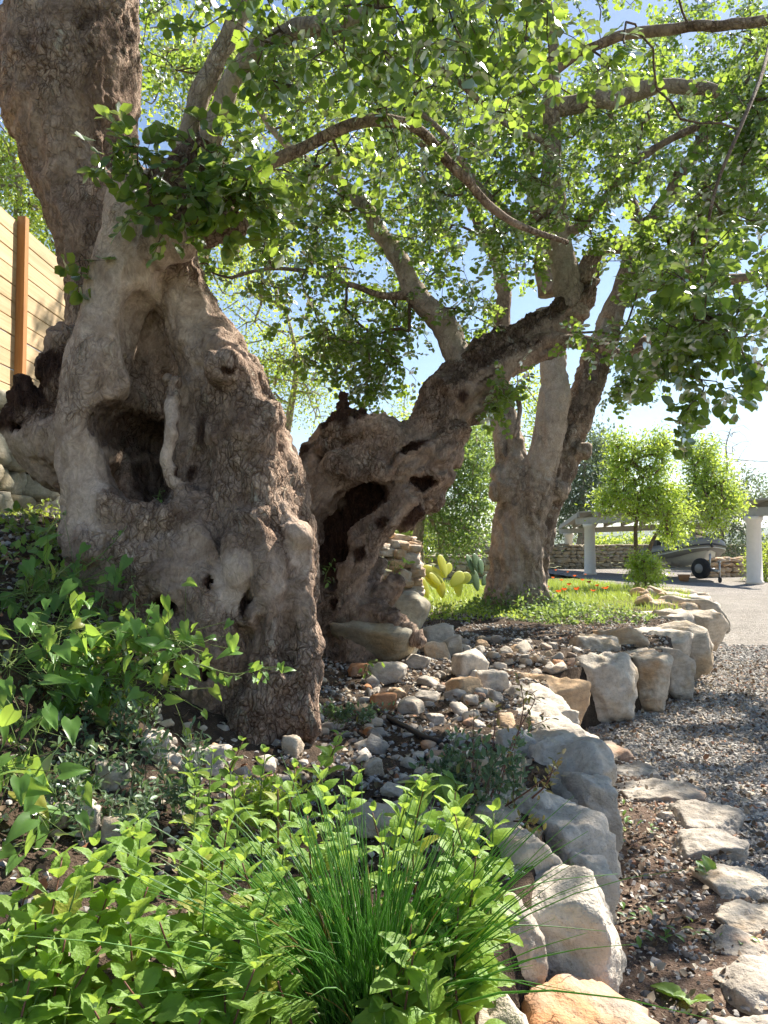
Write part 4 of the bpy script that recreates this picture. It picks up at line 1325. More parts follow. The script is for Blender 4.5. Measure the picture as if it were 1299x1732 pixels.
    for hp, hr in hang:
        q = spline(hp, 5)
        mb.tube(q, np.linspace(0.014, 0.006, len(q)), 7, True, hollow=0.0)
    part('limb', mb, M['bark_mid'], t)
    TREES['hang'] = (t, hang)
    crown('hang', att, 74, 0.058, 2, 3, 'leaf_carob', singles=300)
    # third tree
    att = np.vstack([
        blobs(rng, [(700, 250, 10.4, 140, 190, 1.2, 152), (850, 150, 10.5, 190, 190, 1.3, 210), (950, 420, 10.9, 170, 150, 1.1, 162), (1080, 250, 10.9, 200, 200, 1.4, 243), (1230, 350, 10.7, 150, 220, 1.3, 243), (1130, 520, 10.7, 150, 90, 0.9, 136), (1250, 590, 10.3, 100, 80, 0.9, 103), (1130, 640, 10.3, 90, 40, 0.6, 48), (1250, 100, 10.5, 150, 170, 1.2, 162), (830, 600, 10.6, 60, 100, 0.6, 48), (640, 420, 10.6, 130, 130, 0.9, 81), (1260, 660, 10.2, 60, 30, 0.5, 22), (1100, 600, 10.4, 110, 70, 0.7, 94), (1230, 630, 10.2, 90, 55, 0.7, 121), (1180, 560, 10.5, 120, 90, 0.8, 108), (1060, 660, 10.3, 60, 26, 0.5, 35), (1285, 500, 10.4, 60, 120, 0.8, 81)]),
        wblobs(rng, [(3.5, 10.5, 7.6, 2.6, 2.0, 1.0, 152), (6.6, 10.3, 5.2, 1.8, 2.0, 1.6, 162), (6.0, 8.8, 5.0, 1.6, 1.6, 1.0, 230), (4.2, 8.6, 5.6, 1.3, 1.2, 0.8, 110)])])
    crown('third', att, 73, 0.058, 3, 3, 'leaf_carob', r0=0.003, rach=0.15, sides=4)
make_crowns()
# ------------------------------------------------------------------ stones
def rock(seed, sub=3, boxy=0.5, soft=0.06, rough=0.05, nplanes=9, dims=(1, 1, 1)):
    """weathered block: an icosphere pulled onto random fracture planes, then roughened; unit half-size"""
    rg = np.random.default_rng(seed)
    d, F = ico(sub)
    nrm = [np.array(v, float) for v in ((1, 0, 0), (-1, 0, 0), (0, 1, 0), (0, -1, 0), (0, 0, 1), (0, 0, -1))]
    nrm = [unit(n + rg.normal(0, 0.16, 3)) for n in nrm]
    off = list(rg.uniform(0.86, 1.0, 6))
    for _ in range(nplanes):
        nrm.append(unit(rg.normal(0, 1, 3)))
        off.append(rg.uniform(0.80, 1.18) * (1.0 + 0.35 * boxy))
    nrm = np.array(nrm); off = np.array(off)
    c = d @ nrm.T
    r = np.where(c > 0.05, off[None, :] / np.maximum(c, 0.05), 9.0)
    k = soft
    rmin = r.min(1, keepdims=True)
    rr = rmin[:, 0] - k * np.log(np.exp(-(r - rmin) / k).sum(1))
    V = d * np.clip(rr, 0.3, 1.6)[:, None]
    V = V * np.asarray(dims, float)
    if rough:
        s = 1.0 / max(dims)
        q = V * s + seed * 3.7
        n = unit(V / (np.asarray(dims, float) ** 2))
        bed = unit(rg.normal(0, 1, 3) * np.array([0.4, 0.4, 1]))
        st = (q @ bed) * 5.0 + 0.6 * vnoise(q * 1.5, seed + 3)
        V = V + n * (max(dims) * rough * 0.35 * (np.clip((st - np.floor(st)) * 3, 0, 1) - 0.5))[:, None]
        V = V + n * (max(dims) * rough * (fbm(q * 2.2, 6, seed, 0.6) + 0.5 * (1 - 2 * np.abs(fbm(q * 3.1, 3, seed + 9))) - 0.2 + 0.22 * fbm(q * 11.0, 3, seed + 40)))[:, None]
    return V, [F]

_rocks = {}
def rock_mesh(kind, i, mat, sub, dims=(1, 1, 1), **kw):
    key = (kind, i)
    if key not in _rocks:
        V, F = rock(1000 + i * 17 + sum(map(ord, kind)), sub, dims=dims, **kw)
        _rocks[key] = mesh_np('stone', V, F, [M[mat]], sub >= 3)
    return _rocks[key]

def bed_wall():
    """big boulders holding the bed"""
    t = thing('boulder_wall', (1.2, 4.5, 0), 'retaining wall of big pale limestone boulders along the raised bed', 'wall')
    # (px, py of centre, D, half width px, half height px, half depth m, material, roll, seed, yaw)
    rows = [
        (958, 1585, 2.08, 84, 100, 0.16, 'limestone', -0.30, 1, -0.3),        # big split grey block
        (990, 1800, 1.72, 120, 84, 0.17, 'limestone_orange', 0.05, 2, 0.15),  # orange block at the bottom
        (838, 1800, 1.62, 72, 100, 0.13, 'limestone', -0.35, 3, 0.4),         # pointed grey block
        (945, 1440, 2.6, 62, 80, 0.22, 'limestone', 0.12, 4, 0.25),
        (985, 1510, 2.38, 38, 66, 0.14, 'limestone', 0.05, 41, 0.1),
        (938, 1325, 3.25, 58, 72, 0.32, 'limestone', 0.1, 5, 0.2),
        (985, 1365, 3.0, 26, 60, 0.2, 'limestone', 0.0, 51, 0.2),
        (928, 1265, 3.95, 52, 56, 0.36, 'limestone', 0.05, 6, 0.2),
        (905, 1222, 4.55, 48, 46, 0.3, 'limestone', 0.0, 7, 0.15),
        (935, 1200, 5.25, 50, 56, 0.22, 'limestone_warm', 0.0, 8, 0.1),
        (1020, 1172, 5.95, 50, 58, 0.22, 'limestone', 0.02, 9, 0.25),
        (1088, 1155, 6.4, 28, 54, 0.24, 'limestone_warm', -0.05, 10, 0.35),
        (1122, 1142, 6.9, 26, 46, 0.28, 'limestone', 0.06, 11, 0.6),
        (1138, 1098, 8.0, 22, 40, 0.4, 'limestone', 0.0, 12, 0.7),
        (1105, 1092, 7.9, 40, 26, 0.4, 'limestone', 0.0, 13, 0.7),
        (1048, 1085, 7.3, 34, 20, 0.25, 'limestone_warm', 0.0, 14, 0.2),
        (1010, 1098, 6.9, 40, 22, 0.2, 'limestone', 0.0, 15, 0.1),
        (1152, 1062, 9.6, 24, 32, 0.5, 'limestone_warm', 0.0, 16, 0.6),
        (1118, 1060, 9.6, 40, 20, 0.5, 'limestone', 0.0, 17, 0.6),
        (1160, 1040, 11.6, 18, 28, 0.6, 'limestone', 0.0, 18, 0.6),
        (1128, 1036, 11.6, 32, 18, 0.6, 'limestone_warm', 0.0, 19, 0.6),
        (1160, 1026, 13.6, 18, 20, 0.5, 'limestone', 0.0, 20, 0.5),
        (1120, 1022, 13.8, 30, 13, 0.5, 'limestone_warm', 0.0, 21, 0.4),
        (1152, 1014, 15.4, 24, 17, 0.6, 'limestone_warm', 0.0, 22, 0.3),
        (1105, 1010, 15.8, 26, 11, 0.5, 'limestone', 0.0, 23, 0.2),
        (880, 1195, 5.0, 34, 30, 0.2, 'limestone', 0.0, 24, 0.1),
        (878, 1480, 2.25, 46, 70, 0.12, 'limestone', 0.1, 71, 0.3),
        (866, 1600, 1.92, 44, 70, 0.10, 'rubble', 0.1, 72, 0.1),
        (880, 1395, 2.7, 44, 60, 0.16, 'limestone', 0.0, 73, 0.3),
        (870, 1160, 5.7, 30, 26, 0.2, 'limestone', 0.0, 25, 0.5),
    ]
    for px, py, D, hw, hh, hd, m, roll, seed, yaw in rows:
        sub = 5 if D < 7 else 4
        V, F = rock(seed, sub, 0.45, 0.006 if seed in (1, 3, 9, 10, 2, 4, 41, 5) else 0.014, 0.055, 26 if seed in (1, 2, 3, 4) else 18, (PX(hw, D), hd, PX(hh, D)))
        piece('stone', mesh_np('stone', V, F, [M[m]], True), MT(P(px, py, D), yaw, 0, roll), t)
bed_wall()

def edging():
    rows = [(1000, 1262, 4.95, 62, 16, 0.26, 0.3), (1062, 1290, 4.5, 50, 13, 0.14, 0.1), (1118, 1318, 4.1, 72, 15, 0.2, -0.1), (1192, 1362, 3.72, 52, 32, 0.2, 0.1), (1200, 1412, 3.4, 62, 34, 0.16, 0.2), (1250, 1478, 3.0, 58, 28, 0.14, 0.1), (1275, 1545, 2.72, 62, 26, 0.12, 0.1), (1250, 1588, 2.55, 50, 22, 0.1, 0.0), (1300, 1668, 2.3, 78, 44, 0.17, 0.25), (1128, 1358, 3.75, 14, 14, 0.04, 0.3), (1320, 1760, 2.02, 90, 46, 0.16, 0.1)]
    pos = ['end slab beneath the boulders', 'small slab second from the boulders', 'long thin slab third from the boulders', 'rounded grey hump by the gravel', 'pale broken slab with a stepped top', 'cream slab beside the dandelion', 'sandy flat slab with a dark lower edge', 'low grey slab almost sunk in the soil', 'broad flat slab at the lower right corner', 'small cubic stone standing beside the hump', 'last slab at the picture edge']
    for i, (px, py, D, hw, hh, hd, yaw) in enumerate(rows):
        V, F = rock(60 + i, 5, 0.4, 0.015, 0.045, 16, (PX(hw, D), hd * 0.8, min(PX(hh, D) * 0.7, 0.05)))
        p = P(px, py, D); p[2] = 0.03
        o = solo('edging_stone', mesh_np('edging_stone', V, F, [M['limestone_warm' if i in (5, 6) else 'rubble']], True), None, 'limestone edging of the path, ' + pos[i], 'stone', 'flat stones edging the soil path', loc=p)
        o.rotation_euler = (0.05 * math.sin(i * 3), 0.05 * math.cos(i * 5), yaw)
edging()

def loose_stones():
    """stones lying loose on the bed"""
    rng = np.random.default_rng(12)
    # individually recognisable ones: (px, py, halfw, halfh, material, words)
    big = [(640, 1078, 66, 30, 'wall_stone', 'long dark lichened boulder under the roots of the leaning tree', 5.85), (688, 1035, 34, 36, 'wall_stone', 'squarish grey boulder beside the stone pile', 6.4), (735, 1076, 28, 24, 'limestone', 'round pale boulder at the end of the root', None), (765, 1095, 17, 20, 'limestone', 'upright pale stone behind the round boulder', None),
           (738, 1102, 22, 16, 'limestone_warm', 'cream stone in front of the round boulder', None), (793, 1122, 26, 28, 'limestone', 'peaked white stone in the middle of the rubble', None), (832, 1150, 28, 22, 'limestone', 'large rounded white stone by the boulder wall', None), (788, 1160, 30, 18, 'limestone_warm', 'tan wedge-shaped stone below the peaked white one', None),
           (657, 1137, 32, 18, 'limestone', 'flat diamond-shaped grey stone below the dark boulder', None), (706, 1118, 20, 13, 'limestone', 'white stone left of the cream ones', None), (608, 1132, 19, 11, 'limestone_orange', 'rust red stone lying nearest the old trunk', None), (648, 1187, 19, 17, 'limestone_orange', 'white-topped stone with an orange face', None),
           (693, 1195, 20, 17, 'limestone_warm', 'brown angular stone beside the black hose', None), (724, 1182, 18, 9, 'rubble', 'smooth reddish pebble in the rubble', None), (672, 1173, 12, 11, 'limestone_warm', 'small brown cube of stone', None), (738, 1219, 13, 12, 'limestone', 'rounded white pebble by the sprig', None),
           (814, 1090, 11, 8, 'limestone_warm', 'orange-white stone alone near the green undergrowth', None), (345, 1290, 38, 22, 'limestone', 'broad pale stone under the front of the old trunk', None), (262, 1272, 26, 26, 'limestone', 'leaning pale stone left below the old trunk', None), (495, 1262, 18, 20, 'limestone_warm', 'brown stone standing behind the mint tips', None), (478, 1232, 11, 22, 'limestone_warm', 'thin upright stone against the old trunk', None),
           (270, 1262, 18, 10, 'limestone', 'small flat pale stone under the bright vine', None), (290, 1290, 18, 11, 'limestone', 'small smooth stone among the pale ones', None), (150, 1380, 18, 32, 'limestone', 'tall grey stone in the dark gap among leaves', None), (198, 1405, 26, 20, 'limestone', 'slanted grey stone beside the tall one', None), (188, 1318, 20, 26, 'limestone', 'whitish stone half hidden by dark leaves', None),
           (440, 1345, 62, 16, 'limestone_warm', 'long sunlit slab behind the mint', None), (680, 1385, 84, 14, 'limestone_warm', 'long cream slab behind the chives', None), (632, 1298, 15, 16, 'limestone', 'white stone right of the mint tip', None), (838, 1380, 40, 22, 'limestone', 'grey stone behind the leafy sprig', None),
           (110, 1395, 14, 20, 'rubble', 'brownish stone left of the tall grey one', None), (665, 1342, 20, 12, 'limestone', 'pale stone above the long cream slab', None), (850, 1310, 34, 30, 'limestone', 'white block just inside the boulder wall', None), (870, 1255, 30, 26, 'limestone', 'bluish white block topped with sprig leaves', None)]
    for i, (px, py, hw, hh, m, words, D) in enumerate(big):
        p = ground_hit(px, py + hh * 0.8) if D is None else P(px, py, D)
        d = p[1]
        sc = (PX(hw, d), PX(0.5 * (hw + hh), d), PX(hh, d))
        V, F = rock(200 + i, 4, 0.45, 0.018, 0.05, 14, sc)
        if D is None: p = p + np.array([0, 0, sc[2] * 0.55])
        o = solo('stone', mesh_np('stone', V, F, [M[m]], True), None, words, 'stone', loc=p)
        o.rotation_euler = (rng.normal(0, 0.12), rng.normal(0, 0.1), rng.uniform(-0.4, 0.4))
    cut = {'under', 'beside', 'at', 'behind', 'in', 'of', 'by', 'below', 'left', 'right', 'lying', 'with', 'alone', 'among', 'half', 'standing', 'against', 'above', 'just', 'topped'}
    short = {}
    for q in big:
        w = q[5].split(); k = 1
        while k < len(w) and w[k] not in cut: k += 1
        short[q[5]] = ' '.join(w[:k + 4] if k < 4 else w[:k])
    made, objs = [], []
    areas = [  # polygon bounds in the photo, number, size px range, label, group
        ((540, 640, 1140, 1260), 26, (4, 10), 'small brown and grey stone beside the foot of the old trunk', 'rubble beside the old trunk'),
        ((600, 860, 1150, 1330), 75, (4, 13), 'loose pale stone in the rubble in front of the leaning tree', 'rubble in front of the leaning tree'),
        ((730, 1000, 1080, 1185), 105, (4, 10), 'grey pebble in the heap behind the boulder wall', 'pebbles behind the boulder wall'),
        ((240, 520, 1230, 1330), 34, (5, 12), 'small stone scattered below the front of the old trunk', 'stones below the old trunk'),
        ((1075, 1130, 1008, 1050), 14, (6, 13), 'sandy stone heaped on the far corner of the boulder wall', 'stones heaped on the wall corner')]
    for ai, ((x0, x1, y0, y1), n, (a, b), lab, grp) in enumerate(areas):
        k = 0
        while k < n:
            px, py = rng.uniform(x0, x1), rng.uniform(y0, y1)
            p = ground_hit(px, py)
            if ai == 4:
                p = P(px, py, rng.uniform(11.5, 14.5)); 
                p[2] = max(p[2], 0.45)
            elif p[0] > wall_x(p[1]) - 0.2: 
                k += 0.2
                continue
            s = PX(rng.uniform(a, b) * (1.0 if rng.random() < 0.8 else 1.35), p[1])
            m = ['rubble', 'limestone', 'limestone', 'rubble', 'limestone_warm', 'limestone_orange'][rng.choice(6, p=[.3, .25, .17, .12, .12, .04])]
            if ai == 4: m = 'limestone_warm'
            me = rock_mesh(m, int(rng.integers(0, 7)), m, 3, rough=0.05, soft=0.02, nplanes=12)
            near = min(big, key=lambda q: (q[0] - px) ** 2 + (q[1] - py) ** 2)
            dx, dy = px - near[0], py - near[1]
            side_ = ('right of' if dx > 0 else 'left of') if abs(dx) > abs(dy) else ('in front of' if dy > 0 else 'behind')
            wd = {'rubble': 'mottled grey', 'limestone': 'pale', 'limestone_warm': 'tan', 'limestone_orange': 'rust orange'}[m]
            sz = 'small' if s < PX(0.6 * (a + b) / 1.25, p[1]) else 'larger'
            lab_ = (sz + ' ' + wd + ' loose stone ' + side_ + ' the ' + short[near[5]]) if ai < 4 else sz + ' sandy stone heaped on the wall corner'
            made.append((px, o_lab := lab_))
            o = solo('stone', me, None, o_lab, 'stone', grp, loc=p + np.array([0, 0, s * 0.35]))
            o.rotation_euler = (rng.normal(0, 0.4), rng.normal(0, 0.4), rng.uniform(0, 6.28))
            objs.append((px, o))
            o.scale = (s * rng.uniform(0.9, 1.5), s * rng.uniform(0.8, 1.2), s * rng.uniform(0.55, 0.9))
            k += 1
    same = {}
    for px, o in objs: same.setdefault(o['label'], []).append((px, o.name, o))
    for lab, os_ in same.items():
        if len(os_) < 2: continue
        words = ['leftmost', 'second', 'third', 'fourth', 'fifth', 'sixth', 'seventh', 'eighth', 'ninth', 'tenth', 'eleventh', 'twelfth', 'thirteenth', 'fourteenth', 'fifteenth']
        for i, (px, nm, o) in enumerate(sorted(os_)):
            pre = words[min(i, 14)] + ('' if i == 0 else ' from left')
            if i == len(os_) - 1: pre = 'rightmost'
            o['label'] = ' '.join((pre + ' ' + lab).split()[:16])
loose_stones()

def pebble_set():
    rg = np.random.default_rng(3)
    out = []
    for k in range(6):
        bm = bmesh.new()
        for _ in range(11):
            v = unit(rg.normal(size=3)) * rg.uniform(0.8, 1.1)
            bm.verts.new(v * np.array([1, 0.85, 0.6]))
        r = bmesh.ops.convex_hull(bm, input=bm.verts[:])
        bmesh.ops.delete(bm, geom=[v for v in bm.verts if not v.link_faces], context='VERTS')
        bm.verts.index_update()
        out.append((np.array([v.co[:] for v in bm.verts]), [np.array([[v.index for v in f.verts] for f in bm.faces])]))
        bm.free()
    return out
PEB = pebble_set()

def scatter_pebbles(mb, pos, size, rng, tint=None, flat=0.4):
    k = rng.integers(0, len(PEB), len(pos))
    for i in range(len(PEB)):
        q = k == i
        if not q.any(): continue
        n = q.sum()
        fwd = np.stack([rng.normal(size=n), rng.normal(size=n), rng.normal(0, flat, n)], 1)
        up = np.array([0, 0, 1.0]) + rng.normal(0, flat, (n, 3))
        V, F, t = place(PEB[i], pos[q], fwd, up, size[q], rng, None if tint is None else tint[q])
        mb.add(V, F, tint=t)

def ground_litter():
    rng = np.random.default_rng(44)
    # drive gravel near the camera
    n = 42000
    y = 2.2 + 8.3 * rng.random(n) ** 1.35
    xa = np.where(y < 5.3, np.interp(y, [1.0, 2.3, 3.1, 3.7, 4.3, 5.0, 5.3], [1.0, 1.2, 1.4, 1.5, 1.48, 1.3, 1.2]), wall_x(y) - 0.05)
    xb = np.minimum(0.50 * y + 0.4, 6)
    x = xa + (xb - xa) * rng.random(n)
    s = rng.uniform(0.006, 0.017, n) * np.where(rng.random(n) < 0.06, 1.6, 1) * np.interp(y, [2, 10], [0.9, 1.35])
    z = s * 0.25 + 0.012 * np.sin(x * 1.3 + y) + 0.01 * np.sin(y * 2.1)
    keep = x > xa
    mb = MB(); scatter_pebbles(mb, np.stack([x, y, z], 1)[keep], s[keep], rng, np.clip(rng.normal(0.52, 0.25, n), 0, 1)[keep])
    solo('gravel', mb, M['gravel_piece'], 'loose grey and white angular gravel covering the driveway', 'gravel', kind='stuff', smooth=False)
    # fine stones in bed and path
    n = 15000
    y = 1.6 + 8.2 * rng.random(n) ** 1.2
    x = -2.9 + (wall_x(y) - 0.15 + 2.9) * rng.random(n)
    ok = (vnoise(np.stack([x * 2.2, y * 2.2, np.zeros(n)], 1), 3) + 0.75 * (x > -0.5) > 0.2)
    x, y = x[ok], y[ok]; n = len(x)
    s = rng.uniform(0.006, 0.02, n) * np.interp(y, [2, 9], [0.8, 1.4])
    mb = MB(); scatter_pebbles(mb, np.stack([x, y, zb(x, y) + s * 0.3], 1), s, rng, np.clip(rng.normal(0.5, 0.27, n), 0, 1))
    n = 2600
    y = rng.uniform(1.4, 5.3, n)
    xa = wall_x(y) - 0.1
    xb = np.interp(y, [1.0, 2.3, 3.1, 3.7, 4.3, 5.0, 5.3], [1.0, 1.2, 1.4, 1.5, 1.48, 1.3, 1.2])
    u = rng.random(n) ** 0.6
    x = xa + (xb - xa) * u
    s = rng.uniform(0.004, 0.016, n) * (1 + 0.6 * (rng.random(n) < 0.05))
    scatter_pebbles(mb, np.stack([x, y, 0.035 + s * 0.3], 1), s, rng, np.clip(rng.normal(0.6, 0.25, n), 0, 1))
    solo('gravel', mb, M['gravel_piece'], 'fine stone chips scattered over the soil of the bed and path', 'gravel', kind='stuff', smooth=False)
    # dry leaves
    tpl = leaf_simple(0.7, 0.25, 0.35)
    def litter(x, y, z, s, lab):
        n = len(x)
        f = np.stack([rng.normal(size=n), rng.normal(size=n), rng.normal(0, 0.25, n)], 1)
        u = np.array([0, 0, 1.0]) * rng.choice([-1, 1], n)[:, None] + rng.normal(0, 0.45, (n, 3))
        V, F, t = place(tpl, np.stack([x, y, z + 0.008 + 0.012 * rng.random(n)], 1), f, u, s, rng)
        mb = MB(); mb.add(V, F, tint=t)
        solo('leaf_litter', mb, M['dry_leaf'], lab, 'dry leaves', kind='stuff')
    n = 1500
    y = rng.uniform(1.5, 5.3, n); xa = wall_x(y) - 0.08
    xb = np.interp(y, [1.0, 2.3, 3.1, 3.7, 4.3, 5.0, 5.3], [1.0, 1.2, 1.4, 1.5, 1.48, 1.3, 1.2])
    litter(xa + (xb - xa) * rng.random(n), y, np.full(n, 0.035), rng.uniform(0.01, 0.036, n) * (0.6 + 0.4 * (rng.random(n) < 0.5)), 'dry carob leaves strewn over the soil path')
    n = 2400
    y = 2.4 + 6.5 * rng.random(n); xa = wall_x(y) + 0.05; xb = 0.5 * y + 0.3
    x = xa + (xb - xa) * rng.random(n) ** 1.3
    litter(x, y, np.full(n, 0.012), rng.uniform(0.015, 0.045, n), 'dry carob leaves blown over the shaded gravel')
    n = 7500
    y = 1.6 + 8.5 * rng.random(n); x = -2.95 + (wall_x(y) - 0.15 + 2.95) * rng.random(n)
    litter(x, y, zb(x, y), rng.uniform(0.012, 0.04, n), 'dry carob leaves and twigs littering the planting bed')
ground_litter()

# ------------------------------------------------------------------ dry stone walls
def block_wall_stones(t, A, B, z0, z1, face, mat, rng, size=(0.2, 0.34), rows_h=(0.16, 0.26), kindname='wall_block', depth=0.16, batter=0.0, joined=False):
    """courses of uneven stones from A to B (xy); face = outward unit normal"""
    A = np.array(A, float); B = np.array(B, float)
    L = np.linalg.norm(B - A); d = (B - A) / L
    yaw = math.atan2(d[1], d[0])
    z = z0
    mb = MB() if joined else None
    while z < z1 - 0.04:
        h = min(rng.uniform(*rows_h), max(z1 - z, 0.1))
        s = -rng.uniform(0, 0.2)
        while s < L:
            w = rng.uniform(*size)
            zz = z + rng.normal(0, 0.02)
            c = A + d * (s + w / 2) + np.array(face) * (rng.normal(0, 0.022) - batter * (z - z0))
            hh = h * rng.uniform(0.85, 1.12)
            if joined:
                V, F = rock(int(rng.integers(0, 40)) + 700, 2, 0.8, 0.06, 0.05, 6)
                R_ = np.array(MT((0, 0, 0), yaw + rng.normal(0, 0.05), 0, rng.normal(0, 0.06)).to_3x3())
                mb.add((V * np.array([w * 0.52, depth, hh * 0.53])) @ R_.T + np.array([c[0], c[1], zz + h / 2]), F)
            else:
                me = rock_mesh(mat, int(rng.integers(0, 10)) + 20, mat, 3, boxy=0.8, rough=0.05, soft=0.025, nplanes=10)
                piece('stone', me, MT((c[0], c[1], zz + h / 2), yaw + rng.normal(0, 0.08), rng.normal(0, 0.05), rng.normal(0, 0.07), (w * 0.52, depth, hh * 0.53)), t)
            s += w * 0.97
        z += h * 0.96
    return mb

def dry_walls():
    rng = np.random.default_rng(8)
    t = thing('dry_stone_wall', (-3.0, 6.5, 1.4), 'mossy grey dry stone wall under the timber fence', 'wall')
    block_wall_stones(t, (-3.02, 4.6), (-3.02, 9.4), 1.30, 2.52, (1, 0), 'wall_stone', rng, (0.2, 0.38), (0.19, 0.29))
    mb = block_wall_stones(t, (-3.04, 9.4), (-3.04, 24.0), 1.25, 2.5, (1, 0), 'wall_stone', rng, (0.24, 0.42), (0.2, 0.3), joined=True)
    part('far_stones', mb, M['wall_stone'], t, kind='stuff', smooth=False)
    # end of a sunlit dry wall behind the leaning tree
    t = thing('stone_pile', (*P(670, 1010, 10.6)[:2], 0.5), 'sunlit end of a pink and cream dry stone wall behind the leaning tree', 'wall')
    a = P(618, 1000, 10.5); b = P(694, 1000, 10.8)
    keep_rng = rng; rng = np.random.default_rng(4)
    top = P(670, 912, 10.6)[2]
    block_wall_stones(t, a[:2], b[:2], 0.42, top, (0.1, -1), 'pile_stone', rng, (0.13, 0.24), (0.11, 0.17), depth=0.17, batter=0.03)
    block_wall_stones(t, b[:2], (b[0] - 0.05, b[1] + 1.6), 0.42, top - 0.03, (1, 0), 'pile_stone', rng, (0.13, 0.24), (0.11, 0.17), depth=0.17, batter=0.03)
    block_wall_stones(t, (a[0], a[1] + 0.25), (b[0] - 0.1, b[1] + 0.25), top - 0.16, top + 0.02, (0, -1), 'pile_stone', rng, (0.14, 0.26), (0.11, 0.15), depth=0.24)
    rng = keep_rng
    # low wall behind the carport
    t = thing('dry_stone_wall', (10, 47, 0), 'low brown dry stone wall running behind the boat shelter', 'wall')
    mb = block_wall_stones(t, (3.0, 44.0), (24.0, 50.0), -0.1, 1.45, (0.27, -0.96), 'wall_stone', rng, (0.28, 0.6), (0.2, 0.34), depth=0.25, joined=True)
    part('stones', mb, M['wall_stone'], t, kind='stuff', smooth=False)
    t = thing('dry_stone_wall', (18, 38, 0), 'brown dry stone wall beside the bow of the boat', 'wall')
    mb = block_wall_stones(t, (13.7, 33.4), (18.5, 35.4), -0.1, 0.85, (0.38, -0.92), 'wall_stone', rng, (0.28, 0.55), (0.18, 0.3), depth=0.25, joined=True)
    part('stones', mb, M['limestone_warm'], t, kind='stuff', smooth=False)
    t = thing('dry_stone_wall', (3, 27, 0), 'small grey dry stone wall seen between the two carob trunks', 'wall')
    mb = block_wall_stones(t, (1.5, 27.0), (5.6, 28.5), 0.1, 1.0, (0, -1), 'wall_stone', rng, (0.25, 0.5), (0.16, 0.26), depth=0.2, joined=True)
    part('stones', mb, M['rubble'], t, kind='stuff', smooth=False)
dry_walls()

def fence():
    t = thing('timber_fence', (-3.25, 12, 2.4), 'new pale timber fence of horizontal boards above the dry stone wall', 'fence')
    x = -3.12
    zb0, n, h = 2.50, 11, 0.142
    V, F = box((-0.011, -0.9, -h / 2 + 0.004), (0.011, 0.9, h / 2 - 0.004))
    bm = bmesh.new()
    me = mesh_np('board', V, F, [M['fence_board']], False)
    bm.from_mesh(me)
    bmesh.ops.bevel(bm, geom=bm.edges[:], offset=0.003, segments=1, affect='EDGES')
    bm.to_mesh(me); bm.free()
    Vp, Fp = box((-0.035, -0.035, 0), (0.035, 0.035, n * h + 0.10))
    pm = mesh_np('post', Vp, Fp, [M['fence_post_wood']], False)
    rng = np.random.default_rng(2)
    y = 3.0
    while y < 28:
        piece('post', pm, MT((x + 0.046, y, zb0 - 0.06)), t)
        for k in range(n):
            piece('board', me, MT((x + rng.normal(0, 0.0015), y + 0.9, zb0 + h * (k + 0.5) + rng.normal(0, 0.0012)), 0, rng.normal(0, 0.001)), t)
        y += 1.8
fence()

